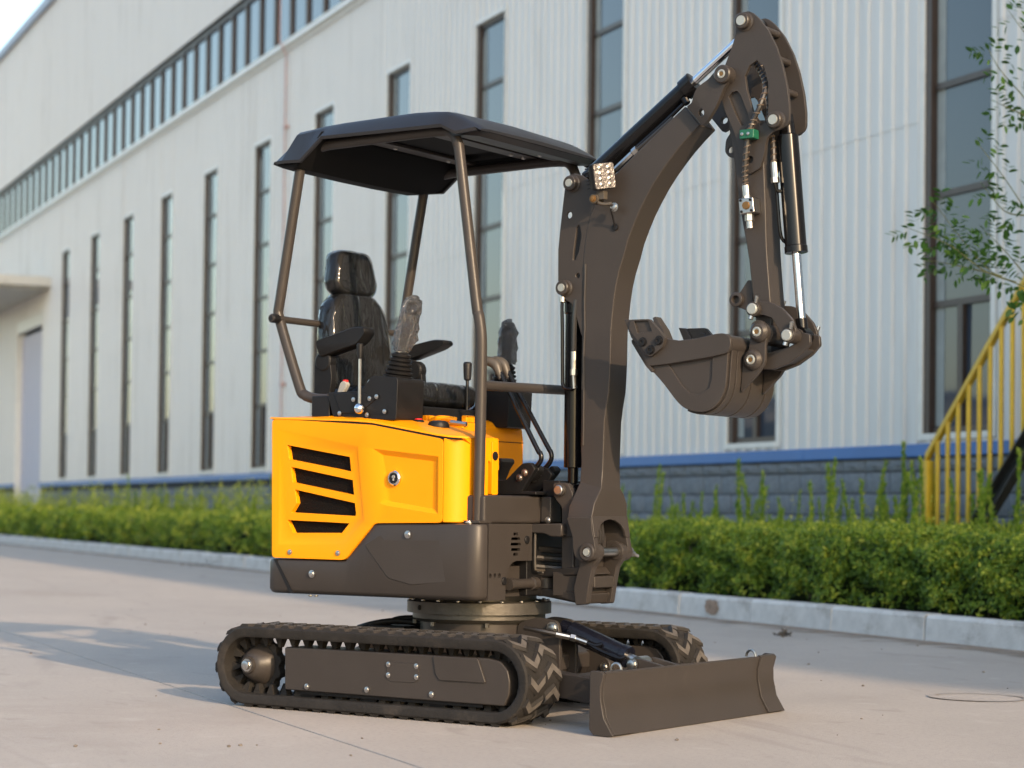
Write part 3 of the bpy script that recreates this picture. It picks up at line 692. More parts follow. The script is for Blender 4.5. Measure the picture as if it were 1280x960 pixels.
def place_leaf(p,d,br,s):
    up=(Vector((0,0,1))+rv()*.7).normalized(); x=d.normalized(); y=up.cross(x).normalized(); z=x.cross(y)
    m=Matrix((x,y,z)).transposed().to_4x4(); sprays.append((br,Matrix.Translation(p)@m@Matrix.Diagonal((s,s,s,1))))
for bi,pts in enumerate(BR):
    PB_=[Vector(p)-o0 for p in pts]; bm=BM()
    tube(bm,PB_,.006,6,5,rf=lambda t:.0055*(1-.75*t)); b=obj('branch',bm,M_twig,TR)
    path=smooth_path(PB_,8); L_=0; side=1
    for i in range(5,len(path)-1,1 if bi in (0,1,2,9) else 2):
        p=path[i]; d=(path[i+1]-path[i]).normalized()
        if p.x+o0.x>2.75: continue
        side=-side
        lat=Vector((d.z,0,-d.x))*side
        # side leaf stalk carrying paired leaflets
        st=(d*.55+lat*.8+rv()*.45).normalized()
        if 1:
            for q in range(1,5):
                for sgn in (1,-1):
                    if random.random()<.36: continue
                    pp=p+st*(.022*q+.004); dl=(st*.6+Vector((st.z,random.uniform(-.4,.4),-st.x))*sgn*.8+Vector((0,0,-.25))).normalized()
                    place_leaf(pp,dl,b,random.uniform(.038,.056))
    place_leaf(path[-1],(path[-1]-path[-3]).normalized(),b,.042)
# crown above and to the right of the frame
cv=[];cf=[]; random.seed(31)
for k in range(70):
    c0=Vector((.62,.25,3.9))+rv()*random.uniform(.15,.72)
    for q in range(34):
        leafquad(cv,cf,c0+rv()*.16*random.random()**.5,(rv()+Vector((0,0,-.3))).normalized(),(Vector((0,0,1))+rv()*.8).normalized(),random.uniform(.04,.065),.026)
me=bpy.data.meshes.new('crown'); me.from_pydata(cv,[],cf); me.materials.append(M_leafy); o=bpy.data.objects.new('crown',me); COL.objects.link(o); o.parent=TR; o['kind']='stuff'
bm=BM()
for k in range(9):
    tube(bm,[(.04,.02,2.4+.1*k),(.3+.05*rv().x,.15+.2*rv().y,3.1+.1*k),Vector((.62,.25,3.9))+rv()*.5],.014,6,3,rf=lambda t:.016*(1-.7*t))
o=obj('limbs',bm,M_bark,TR); o['kind']='stuff'
random.seed(17); random.shuffle(sprays)
for k,(br,m) in enumerate(sprays[:298]):
    o=leaf0 if k==0 else leaf0.copy()
    if k: COL.objects.link(o)
    o.parent=br; o.matrix_local=m
if len(sprays)>298:
    v=[];f=[]
    for br,m in sprays[298:]:
        i=len(v); v+=[m@Vector(p) for p in lv]
        f+=[(i+a,i+b_,i+6) for a,b_ in ((0,1),(1,2),(2,3),(3,4),(4,5),(5,0))]
    me=bpy.data.meshes.new('small_foliage'); me.from_pydata(v,[],f); me.materials.append(M_leaf); me.shade_smooth()
    o=bpy.data.objects.new('small_foliage',me); COL.objects.link(o); o.parent=TR; o['kind']='stuff'
# round core patch in the concrete
M_patch=mat('patched concrete ring',(.33,.295,.265),.9,var=.2,vscale=30)
bm=BM(); c=(1.77,8.05); n=48; random.seed(3)
rin=[.172-.030*max(0,math.cos(2*PI*i/n-3.9))-.004*random.random() for i in range(n)]; rou=[.184+.004*random.random() for i in range(n)]
for i in range(n):
    a0,a1=2*PI*i/n,2*PI*(i+1)/n; k=(i+1)%n
    q=[bm.verts.new((c[0]+r*math.cos(a),c[1]+r*math.sin(a),.004)) for a,r in ((a0,rin[i]),(a1,rin[k]),(a1,rou[k]),(a0,rou[i]))]; bm.faces.new(q)
rg=obj('road_patch_ring',bm,M_patch,smooth=False); rg.parent=road; rg.matrix_parent_inverse=(Matrix.Translation(WLOC)@Matrix.Rotation(WROT,4,'Z')).inverted()
M_peb=mat('road pebbles',(.16,.14,.12),.9,var=.4,vscale=40)
bm=BM(); random.seed(21)
for k in range(80):
    d_=random.uniform(5.8,15); x_=random.uniform(-.25,.25)*d_; r_=random.choice((.002,.003,.004,.006)); 
    q=bmesh.ops.create_icosphere(bm,subdivisions=1,radius=r_)
    for v_ in q['verts']: v_.co=Vector((v_.co.x*random.uniform(.8,1.5),v_.co.y,v_.co.z*.7+r_*.5))+Vector((x_,d_,.0))
o=obj('road_grit',bm,M_peb); o['kind']='stuff'
# small litter on the road
M_litter=mat('dry leaf litter',(.06,.05,.04),.9,var=.4,vscale=60)
for (x,y,lab) in ((1.54,11.98,'dry dark leaf clump lying on the road before the kerb'),(-3.6,25.0,'small dark weed clump at the foot of the far kerb')):
    v=[];f=[]
    for k in range(40):
        leafquad(v,f,Vector((x+random.gauss(0,.018 if y<20 else .12),y+random.gauss(0,.03),.004+abs(random.gauss(0,.010 if y<20 else .04)))),rv(),rv(),.028,.018)
    me=bpy.data.meshes.new('leaf_litter'); me.from_pydata(v,[],f); me.materials.append(M_litter); o=bpy.data.objects.new('leaf_litter',me); COL.objects.link(o); tag(o,lab,'litter')
# ================================================================== excavator materials
M_paint=mat('brown grey machine paint',(.038,.0332,.0308),.38,metal=0,var=.06,vscale=5,rvar=.06,bump=.05,bscale=220,dirt=((.062,.054,.048),3.5,.62,.85),spec=.28)
M_yel=mat('yellow machine paint',(.82,.285,.002),.40,var=.03,vscale=4,rvar=.05,bump=.03,bscale=220,spec=.18,dirt=((.68,.24,.012),3,.66,.9))
M_black=mat('black plastic',(.008,.008,.009),.48,var=.15,vscale=14,rvar=.06,bump=.1,bscale=240,spec=.28)
M_roof=mat('dark roof plastic',(.012,.0118,.014),.40,var=.12,vscale=3,rvar=.05,bump=.05,bscale=200)
M_under=mat('shade-darkened roof underside',(.006,.006,.0065),.7,spec=.12)  # same roof plastic, darkened to paint in the shade beneath the canopy
M_gloss=mat('gloss black cylinder paint',(.005,.005,.006),.20,spec=.30)
M_blue=mat('dark blue black cylinder',(.007,.008,.014),.22,spec=.35)
M_chrome=mat('chrome rod',(.72,.73,.76),.10,metal=1)
M_zinc=mat('zinc plated steel',(.46,.45,.43),.32,metal=1,var=.12,vscale=40)
M_pinm=mat('pin face',(.36,.38,.36),.4,metal=.5)
M_brass=mat('greased bore',(.20,.11,.04),.4,metal=.6)
M_rub=mat('track rubber',(.017,.0155,.0145),.78,var=.25,vscale=14,bump=.25,bscale=90,dirt=((.05,.041,.034),7,.55,.82),spec=.3)
M_rubtop=mat('worn tread face',(.088,.080,.073),.75,var=.2,vscale=30,spec=.3)
M_hose=mat('spiral hose guard',(.02,.018,.017),.35,spec=.5)
M_hoseb=mat('hose guard edge',(.10,.075,.055),.4)
M_ring=mat('slew ring steel',(.095,.09,.082),.45,metal=.6,var=.2,vscale=12,bump=.1,bscale=60)
M_green=mat('green hose clamp',(.006,.09,.05),.5)
M_red=mat('red button',(.6,.02,.02),.35)
M_grey=mat('grey plastic',(.30,.30,.285),.45)
M_seat=mat('black vinyl',(.009,.010,.012),.6,bump=.2,bscale=30,spec=.12)
M_mesh=mat('black mesh',(.003,.003,.003),.6,bump=.8,bscale=320,spec=.12,dirt=((.012,.006,.004),6,.66,.8))
M_lever=mat('taupe lever paint',(.065,.056,.046),.45)
M_foil=bpy.data.materials.new('clear wrinkled film'); M_foil.use_nodes=True
_t=M_foil.node_tree; _b=_t.nodes['Principled BSDF']; _b.inputs['Base Color'].default_value=(.8,.82,.85,1); _b.inputs['Roughness'].default_value=.12; sock(_b,'Specular IOR Level',.9)
_tr=_t.nodes.new('ShaderNodeBsdfTransparent'); _ms=_t.nodes.new('ShaderNodeMixShader'); _ms.inputs[0].default_value=.22
_n=_t.nodes.new('ShaderNodeTexNoise'); _n.inputs['Scale'].default_value=1.0; _n.inputs['Detail'].default_value=1.5; _n.inputs['Distortion'].default_value=1.2
_bp=_t.nodes.new('ShaderNodeBump'); _bp.inputs['Strength'].default_value=.6; _bp.inputs['Distance'].default_value=.036
_tc=_t.nodes.new('ShaderNodeTexCoord'); _mp=_t.nodes.new('ShaderNodeMapping'); _mp.inputs['Scale'].default_value=(11,15,5); _t.links.new(_tc.outputs['Object'],_mp.inputs[0]); _t.links.new(_mp.outputs[0],_n.inputs[0]); _t.links.new(_n.outputs[0],_bp.inputs['Height']); _t.links.new(_bp.outputs[0],_b.inputs['Normal'])
_gl=_t.nodes.new('ShaderNodeBsdfGlossy'); _gl.inputs['Roughness'].default_value=.07; _t.links.new(_bp.outputs[0],_gl.inputs['Normal'])
_fr=_t.nodes.new('ShaderNodeFresnel'); _fr.inputs[0].default_value=1.5; _t.links.new(_bp.outputs[0],_fr.inputs['Normal'])
_m2=_t.nodes.new('ShaderNodeMixShader'); _t.links.new(_tr.outputs[0],_ms.inputs[1]); _t.links.new(_b.outputs[0],_ms.inputs[2]); _ms.inputs[0].default_value=.006
_ad=_t.nodes.new('ShaderNodeMath'); _ad.operation='MULTIPLY_ADD'; _ad.inputs[1].default_value=.8; _ad.inputs[2].default_value=.0; _ad.use_clamp=True; _t.links.new(_fr.outputs[0],_ad.inputs[0])
_t.links.new(_ad.outputs[0],_m2.inputs[0]); _t.links.new(_ms.outputs[0],_m2.inputs[1]); _t.links.new(_gl.outputs[0],_m2.inputs[2]); _t.links.new(_m2.outputs[0],_t.nodes['Material Output'].inputs[0])
M_bag=bpy.data.materials.new('crumpled clear bag'); M_bag.use_nodes=True
_t=M_bag.node_tree; _t.nodes.remove(_t.nodes['Principled BSDF']); _L=_t.links.new
_tr=_t.nodes.new('ShaderNodeBsdfTransparent'); _gl=_t.nodes.new('ShaderNodeBsdfGlossy'); _gl.inputs['Roughness'].default_value=.20; _df=_t.nodes.new('ShaderNodeBsdfDiffuse'); _df.inputs[0].default_value=(.75,.77,.80,1)
_v=_t.nodes.new('ShaderNodeTexVoronoi'); _v.inputs['Scale'].default_value=62; _n=_t.nodes.new('ShaderNodeTexNoise'); _n.inputs['Scale'].default_value=45; _tc=_t.nodes.new('ShaderNodeTexCoord')
_vm=_t.nodes.new('ShaderNodeMixRGB'); _vm.inputs[0].default_value=.12; _L(_tc.outputs['Object'],_vm.inputs[1]); _L(_tc.outputs['Object'],_n.inputs[0]); _L(_n.outputs['Color'],_vm.inputs[2]); _L(_vm.outputs[0],_v.inputs[0])
_bp=_t.nodes.new('ShaderNodeBump'); _bp.inputs['Strength'].default_value=1; _bp.inputs['Distance'].default_value=.02; _L(_v.outputs['Distance'],_bp.inputs['Height']); _L(_bp.outputs[0],_gl.inputs['Normal']); _L(_bp.outputs[0],_df.inputs['Normal'])
_m1=_t.nodes.new('ShaderNodeMixShader'); _m1.inputs[0].default_value=.07; _L(_tr.outputs[0],_m1.inputs[1]); _L(_df.outputs[0],_m1.inputs[2])
_fr=_t.nodes.new('ShaderNodeFresnel'); _fr.inputs[0].default_value=2.8; _L(_bp.outputs[0],_fr.inputs['Normal'])
_m2=_t.nodes.new('ShaderNodeMixShader'); _L(_fr.outputs[0],_m2.inputs[0]); _L(_m1.outputs[0],_m2.inputs[1]); _L(_gl.outputs[0],_m2.inputs[2]); _L(_m2.outputs[0],_t.nodes['Material Output'].inputs[0])
# ================================================================== excavator: x forward, y to its left (away from the lens), z up
TH=R(55.44)
EX=thing('mini_excavator','yellow and dark brown mini excavator with canopy roof, rubber tracks and raised boom','excavator',(-.12463,7.44741,0),-(PI/2-TH))
def P3(n): return [Vector(p) for p in P[n]]
def pin(bm,u,w_,v0,v1,r,n=18): cyl(bm,(u,v0,w_),(u,v1,w_),r,n=n)
def bolt(parent,u,v,w_,r=.011,axis=(0,-1,0),m=None,name='bolt'):
    r*=.8; bm=BM(); lathe(bm,(u,v,w_),axis,[(0,r*1.35),(.003,r*1.35),(.0035,r),(r*.75,r*.95),(r*.9,r*.6),(r*.9,0)],10)
    return obj(name,bm,m or M_zinc,parent)
# ------------------------------------------------------------------ tracks
WR,RC0,RC1,CW=.1335,-.58,.462,.1425
def stad(r,n=16):
    pts=[]
    for i in range(n+1): a=-PI/2+PI*i/n; pts.append((RC1+r*math.cos(a),CW+r*math.sin(a)))
    for i in range(n+1): a=PI/2+PI*i/n; pts.append((RC0+r*math.cos(a),CW+r*math.sin(a)))
    return pts
def stadpos(s):
    """position and outward normal on the pitch line at arc length s"""
    r=.115; L1=RC1-RC0; c=PI*r; T=2*L1+2*c; s%=T
    if s<L1: return (RC0+s,CW-r),(0,-1)
    s-=L1
    if s<c: a=-PI/2+s/r; return (RC1+r*math.cos(a),CW+r*math.sin(a)),(math.cos(a),math.sin(a))
    s-=c
    if s<L1: return (RC1-s,CW+r),(0,1)
    s-=L1; a=PI/2+s/r; return (RC0+r*math.cos(a),CW+r*math.sin(a)),(math.cos(a),math.sin(a))
TL=2*(RC1-RC0)+2*PI*.115
NL=46
lugm=None
def lug_bm():
    bm=BM(); hw,ap=.043,.030
    def V(wd,h):  # chevron outline, local x along the belt, y across, z out
        return [(-ap/2-wd/2,-hw,h),(ap/2-wd/2,0,h),(-ap/2-wd/2,hw,h),(-ap/2+wd/2,hw,h),(ap/2+wd/2,0,h),(-ap/2+wd/2,-hw,h)]
    a=[bm.verts.new(p) for p in V(.042,0)]; b=[bm.verts.new((x,y*.94,z)) for x,y,z in V(.023,.0095)]
    for i in range(6): bm.faces.new([a[i],a[(i+1)%6],b[(i+1)%6],b[i]])
    f1=bm.faces.new([b[0],b[1],b[4],b[5]]); f2=bm.faces.new([b[1],b[2],b[3],b[4]]); f1.material_index=f2.material_index=1
    return bm
def make_track(side):
    global lugm
    vc=.45*side; bm=BM(); hw=.096
    n=len(stad(.1)); loftsec=[]
    prof=[(.098,-hw+.004),(.104,-hw),(.128,-hw),(WR,-hw+.006),(WR,hw-.006),(.128,hw),(.104,hw),(.098,hw-.004)]
    rings=[stad(r) for r,_ in prof]; secs=[[(rings[k][i][0],vc+prof[k][1],rings[k][i][1]) for k in range(len(prof))] for i in range(n)]
    loft(bm,secs+[secs[0]],cap=False)
    bmesh.ops.remove_doubles(bm,verts=bm.verts,dist=1e-5)
    T=obj('track',bm,M_rub,EX,ang=40)
    for i in range(NL):
        for row in (0,1):
            (u,w_),(nu,nw)=stadpos((i+.5*row)*TL/NL)
            x=Vector((-nw,0,nu)); 
            if not row: x=-x
            z=Vector((nu,0,nw)); y=z.cross(x)
            m=Matrix((x,y,z)).transposed().to_4x4()
            pos=Vector((u+nu*.0182,vc+(-.047 if row==0 else .047),w_+nw*.0182))
            if lugm is None: o=lugm=obj('tread_lug',lug_bm(),[M_rub,M_rubtop],T,smooth=False)
            else: o=share(lugm,parent=T)
            o.matrix_local=Matrix.Translation(pos)@m
    g=BM()
    for i in range(NL):      # inner drive teeth
        (u,w_),(nu,nw)=stadpos((i+.25)*TL/NL)
        b0=Vector((u-nu*.016,0,w_-nw*.016)); t=Vector((-nw,0,nu)); nn=Vector((-nu,0,-nw))
        for vo in (-.034,.034):
            c=b0+Vector((0,vc+vo,0)); 
            q=[c+t*sx*.016+Vector((0,sy*.016,0)) for sx,sy in ((-1,-1),(1,-1),(1,1),(-1,1))]+[c+nn*.034+t*sx*.004+Vector((0,sy*.010,0)) for sx,sy in ((-1,-1),(1,-1),(1,1),(-1,1))]
            vv=[g.verts.new(p) for p in q]
            for f in ((4,5,6,7),(0,1,5,4),(1,2,6,5),(2,3,7,6),(3,0,4,7)): g.faces.new([vv[k] for k in f])
    o=obj('drive_teeth',g,M_rub,T,smooth=False); o['kind']='stuff'
    s=side
    # sprocket, idler, rollers
    b=BM(); pts=[]
    for i in range(11*4):
        a=2*PI*i/44; r=(.086,.098,.098,.086)[i%4]; pts.append((RC0+r*math.cos(a),CW+r*math.sin(a)))
    prism(b,pts,vc-.018,vc+.018); sp=obj('sprocket',b,M_rub,T,bevel=.003)
    b=BM(); lathe(b,(RC0,vc,CW),(0,s,0),[(0,.072),(.025,.070),(.035,.058),(.065,.045),(.072,.030),(.083,.028),(.083,.0)],24); obj('drive_hub',b,M_paint,T,ang=50)
    bolt(T,RC0,vc+s*.083,CW,.021,(0,s,0),M_zinc,'hub_nut')
    b=BM(); lathe(b,(RC1,vc-.03,CW),(0,1,0),[(0,.08),(.004,.096),(.02,.096),(.022,.075),(.038,.075),(.04,.096),(.056,.096),(.06,.08)],28); obj('idler_wheel',b,M_rub,T)
    for u in (-.335,-.075,.21):
        b=BM(); lathe(b,(u,vc-.05,.074),(0,1,0),[(0,.03),(.002,.042),(.03,.042),(.034,.028),(.066,.028),(.07,.042),(.098,.042),(.1,.03)],20); obj('roller',b,M_black,T)
    # frame box with its face plate
    b=BM(); prism(b,rpts(P['sf'],.006,2),s*.53,s*.385); F=obj('track_frame',b,M_paint,T,bevel=.006)
    b=BM(); box(b,-.36,.40,min(s*.365,s*.51),max(s*.365,s*.51),.055,.075); obj('roller_guard',b,M_black,T,smooth=False)
    b=BM(); prism(b,[(.425,.10),(.50,.12),(.50,.17),(.425,.19),(.30,.19),(.30,.10)],s*.50,s*.40); obj('idler_fork',b,M_paint,T,bevel=.004)
    b=BM(); prism(b,rpts(P['sfpad'],.006,2),s*.536,s*.525); obj('cover_pad',b,M_paint,T,bevel=.003)
    for k,(u,w_) in enumerate(P['sfbolts']): bolt(T,u,s*.531,w_,.0095 if k<3 else .0085,(0,s,0))
    b=BM(); a=[(.028,.184),(.158,.184),(.158,.130),(.140,.122),(.045,.120),(.028,.130)]; prism(b,a,s*.5325,s*.525); obj('access_plate',b,M_paint,T,bevel=.001,seg=1)
    if side>0: T.location.x=.03
    return T
for sd_ in (-1,1): make_track(sd_)
# ------------------------------------------------------------------ undercarriage
b=BM(); prism(b,[(-.33,.10),(.33,.10),(.37,.15),(.37,.20),(.25,.232),(-.25,.232),(-.33,.20)],-.27,.27)
for s in (-1,1):
    box(b,-.26,-.10,min(s*.26,s*.40),max(s*.26,s*.40),.11,.20); box(b,.10,.26,min(s*.26,s*.40),max(s*.26,s*.40),.11,.20)
UC=obj('undercarriage_frame',b,M_paint,EX,bevel=.008)
b=BM(); cyl(b,(.02,0,.20),(.02,0,.308),.205,n=40); obj('slew_pedestal',b,M_paint,UC,bevel=.004)
b=BM(); lathe(b,(.02,0,.300),(0,0,1),[(0,.215),(.012,.232),(.030,.232),(.031,.252),(.070,.252),(.074,.246),(.074,.2),(.092,.2)],56); SRG=obj('slew_ring',b,M_ring,EX,ang=30)
for k in range(20):
    a=2*PI*k/20; bolt(SRG,.02+.24*math.cos(a),.24*math.sin(a),.374,.007,(0,0,1))
for k in range(7):
    a=2*PI*k/7+.06; b=BM(); cyl(b,(.02+.225*math.cos(a),.225*math.sin(a),.288),(.02+.225*math.cos(a),.225*math.sin(a),.302),.009,n=6); obj('ring_nut',b,M_ring,SRG)
bolt(SRG,.02+.252*math.cos(-1.9),.252*math.sin(-1.9),.350,.008,(math.cos(-1.9),math.sin(-1.9),0),M_black)
b=BM(); tube(b,[(-.44,-.1,.26),(-.37,-.1,.278),(-.29,-.08,.290),(-.19,-.05,.285)],.012,8); tube(b,[(-.36,-.07,.270),(-.28,-.06,.298),(-.18,-.03,.30)],.012,8); box(b,-.38,-.22,-.12,.02,.232,.275); obj('travel_hose',b,M_black,UC,bevel=.006)
# brackets for the blade at the front
b=BM()
for v in (-.05,.05): prism(b,rpts([(.22,.20),(.22,.30),(.30,.325),(.385,.315),(.395,.275),(.40,.12),(.33,.10)],.02,3),v-.009,v+.009)
for v in (-.20,.20): prism(b,rpts([(.30,.09),(.30,.20),(.40,.21),(.455,.17),(.455,.12),(.40,.09)],.02,3),v-.03,v+.03)
obj('blade_bracket',b,M_paint,UC,bevel=.004)
for (u,w_,v,r) in ((.368,.290,-.062,.021),(.43,.15,-.232,.016),(.43,.15,.172,.016),(.405,.185,-.232,.012)): bolt(UC,u,v,w_,r,(0,-1,0))
# ------------------------------------------------------------------ dozer blade
def blade_prof(off=0): return [(.865,.196),(.872,.190),(.861,.150),(.862,.110),(.874,.056),(.905,.003),(.898,.0),(.862,.052),(.848,.11),(.847,.15),(.852,.185)]
b=BM(); pr=[(u+.012,w_) for u,w_ in blade_prof()]
loft(b,[[(u,v,w_) for u,w_ in pr] for v in (-.553,-.2,.2,.553)]); DB=obj('dozer_blade',b,M_paint,EX,ang=50,bevel=.0015,seg=1)
for s in (-1,1):
    b=BM(); q=[(u+.016,w_+.001) for u,w_ in blade_prof()[:6]]; q2=[(u+.0,w_) for u,w_ in q]
    loft(b,[[(u+.004,v,w_+.0015) for u,w_ in q]+[(u-.006,v,w_+.0015) for u,w_ in reversed(q)] for v in (s*.45,s*.5535)]); obj('wear_plate',b,M_paint,DB,bevel=.002,seg=1,ang=50)
    b=BM(); pl=[(.880,.199),(.890,.190),(.879,.15),(.880,.11),(.892,.056),(.925,.004),(.905,-.0),(.852,.004),(.838,.02),(.840,.196),(.85,.2)]
    prism(b,pl,s*.553,s*.567); obj('end_plate',b,M_paint,DB,bevel=.003)
    b=BM(); lathe(b,(.846,s*.44,.20),(0,1,0),[(-.008,.0),(-.008,.002)],6); b.free()
    b=BM(); pts=[(.857+.018*math.cos(a),s*.44,.194+.022*math.sin(a)) for a in [PI*k/8 for k in range(9)]]; tube(b,pts,.0045,8,1); obj('lifting_eye',b,M_zinc,DB)
    b=BM(); loft(b,[[(.40,s*.23-.03,.10),(.40,s*.23+.03,.10),(.40,s*.23+.03,.175),(.40,s*.23-.03,.175)],[(.60,s*.32-.03,.085),(.60,s*.32+.03,.085),(.60,s*.32+.03,.165),(.60,s*.32-.03,.165)],[(.862,s*.36-.03,.065),(.862,s*.36+.03,.065),(.862,s*.36+.03,.155),(.862,s*.36-.03,.155)]]); obj('push_arm',b,M_paint,DB,bevel=.005)
b=BM(); loft(b,[[(.52,-.3,.10),(.58,-.3,.10),(.58,-.3,.15),(.52,-.3,.15)],[(.52,.3,.10),(.58,.3,.10),(.58,.3,.15),(.52,.3,.15)]]); obj('cross_member',b,M_paint,DB,bevel=.004)
b=BM()
for v in (-.045,.045): prism(b,rpts([(.66,.15),(.66,.19),(.70,.205),(.86,.17),(.865,.10),(.70,.12)],.015,3),v-.008,v+.008)
obj('cylinder_bracket',b,M_paint,DB,bevel=.003)
b=BM(); d0,d1=Vector((.385,0,.288)),Vector((.672,0,.188)); dd=(d1-d0).normalized()
lathe(b,d0,dd,[(-.02,.0),(-.018,.024),(.018,.028),(.024,.034),(.235,.034),(.238,.037),(.262,.037),(.264,.02)],22); BC=obj('blade_cylinder',b,M_blue,EX)
b=BM(); cyl(b,d0+dd*.26,d0+dd*.33,.016); lathe(b,(d1.x+.012,-.028,d1.z-.005),(0,1,0),[(0,.026),(.056,.026)],18); obj('rod',b,M_zinc,BC)
bolt(BC,d1.x+.012,-.060,d1.z-.005,.020,(0,-1,0))
b=BM(); tube(b,[(.30,-.13,.292),(.36,-.12,.283),(.42,-.085,.27)],.0085,8); obj('hose',b,M_hose,BC)
b=BM(); cyl(b,(.405,-.095,.273),(.445,-.072,.264),.0105,n=10); cyl(b,(.447,-.071,.2635),(.462,-.063,.260),.013,n=6); cyl(b,(.462,-.063,.260),(.50,-.05,.247),.009,n=10); obj('hose_fitting',b,M_zinc,BC)
b=BM(); tube(b,[(.50,-.05,.247),(.54,-.045,.226),(.60,-.043,.205),(.628,-.04,.20),(.636,-.03,.206)],.008,8); tube(b,[(.50,-.05,.247),(.53,-.045,.238),(.55,-.035,.243)],.008,8); obj('hard_line',b,M_gloss,BC)
# ------------------------------------------------------------------ upper body: lower skirt, counterweight, yellow covers
BW=.42
def topz(u):
    pts=[(-.62,.509),(-.246,.509),(-.12,.640),(.5,.642)]
    for (a,za),(c,zc) in zip(pts,pts[1:]):
        if a<=u<=c: return za+(zc-za)*(u-a)/(c-a)
    return .642
plan=[(-.615,.42),(-.615,.0),(-.614,-.20),(-.611,-.32),(-.606,-.375),(-.598,-.400),(-.584,-.413),(-.560,-.4195),(-.505,-.42)]
plan+= [(u,-BW) for u in (-.40,-.30,-.246,-.20,-.16,-.12,-.05,.05,.15,.262)]
plan+= [(.262+.05*math.sin(a),-BW+.05*(1-math.cos(a))) for a in [PI/2*k/7 for k in range(1,8)]]
b=BM(); 
def inward(i):
    p0=Vector(plan[max(i-1,0)]);p1=Vector(plan[min(i+1,len(plan)-1)]); d=(p1-p0).normalized(); return Vector((-d.y,d.x))
secs=[]
for i,(u,v) in enumerate(plan):
    n=inward(i); zt=topz(u); q=lambda k,z:(u+n.x*k,v+n.y*k,z)
    zb=.389
    secs.append([q(.018,zb),q(.008,zb+.004),q(0,zb+.016),q(0,zt-.012),q(.004,zt-.003),q(.012,zt),q(.06,zt),q(.06,zb)])
loft(b,secs); SK=obj('lower_skirt',b,M_paint,EX,ang=40)
# front face of the skirt with its cut-out corner
fr=[(-.362,.389),(-.262,.389),(-.262,.445),(-.252,.478),(-.240,.500),(-.222,.513),(-.200,.518),(-.108,.518),(-.108,.642),(-.362,.642)]
gr=[[ (-.212+.034*math.cos(a)*.0,0)] ]
holes=[]
for dz,hw in ((.034,.014),(.018,.027),(.0,.031),(-.018,.027),(-.034,.014)):
    holes.append([(-.205-hw,.574+dz-.0045),(-.205+hw,.574+dz-.0045),(-.205+hw*.92,.574+dz+.0045),(-.205-hw*.92,.574+dz+.0045)])
for v in (-.377,-.346,-.315): pass
b=BM(); loops=[fr]+holes+[circ(v,.470,.0085,10) for v in (-.350,-.324,-.298)]
flat=[p for l in loops for p in l]; tri=tri2d(loops)
A=[b.verts.new((.312,p[0],p[1])) for p in flat]; B=[b.verts.new((.300,p[0],p[1])) for p in flat]
for t in tri:
    b.faces.new([A[i] for i in t]); b.faces.new([B[i] for i in reversed(t)])
o_=0
for l in loops:
    n=len(l)
    for i in range(n): a_,c_=o_+i,o_+(i+1)%n; b.faces.new([A[a_],A[c_],B[c_],B[a_]])
    o_+=n
obj('front_panel',b,M_paint,SK,smooth=False)
for v,w_ in ((-.140,.588),(-.272,.452)): 
    b=BM(); lathe(b,(.311,v,w_),(1,0,0),[(0,.014),(.004,.014),(.006,.011),(.006,0)],14); obj('plug',b,M_black,SK)
for (u,w_) in P['sbolts']: bolt(SK,u,-.421,w_,.0125)
bolt(SK,.255,-.395,.643,.0125,(0,0,1))
bolt(SK,.235,-.36,.643,.010,(0,0,1))
b=BM(); prism(b,[(-.30,.47),(-.02,.47),(.10,.43),(.24,.43),(.24,.41),(.08,.41),(-.03,.448),(-.30,.448)],-.424,-.41); b.free()
# recessed relief on the skirt
b=BM(); prism(b,rpts([(-.165,.565),(-.075,.615),(.20,.618),(.20,.445),(.04,.432),(-.06,.452)],.012,2),-.4225,-.40)
for v in b.verts:
    if v.co.y<-.42 and (v.co.x>.12 or v.co.z>.6): v.co.y=-.4195
obj('raised_panel',b,M_paint,SK,bevel=.006,seg=3)
for s in (1,):
    b=BM(); loft(b,[[(-.50,.42,.389),(.27,.42,.389),(.312,.38,.389),(.312,.18,.389),(.2,.18,.389),(-.5,.1,.389)],[(-.50,.42,.64),(.27,.42,.64),(.312,.38,.64),(.312,.18,.64),(.2,.18,.64),(-.5,.1,.64)]]); obj('far_skirt',b,M_paint,SK,bevel=.012)
b=BM(); box(b,-.5,.27,-.36,.36,.395,.50); box(b,-.5,.10,-.36,.36,.50,.62); obj('upper_frame',b,M_paint,EX,bevel=.004)
b=BM(); 
prism(b,[(-.566,.508),(-.552,.508),(-.470,.390),(-.486,.390)],-.4228,-.40); 
for v in b.verts:
    if v.co.x<-.55: v.co.y+=.003*max(0,min(1,(-.50-v.co.x)/.06))
obj('counterweight_seam',b,M_black,SK,smooth=False)
for u in (-.43,-.405): bolt(SK,u,-.38,.385,.008,(0,0,-1))
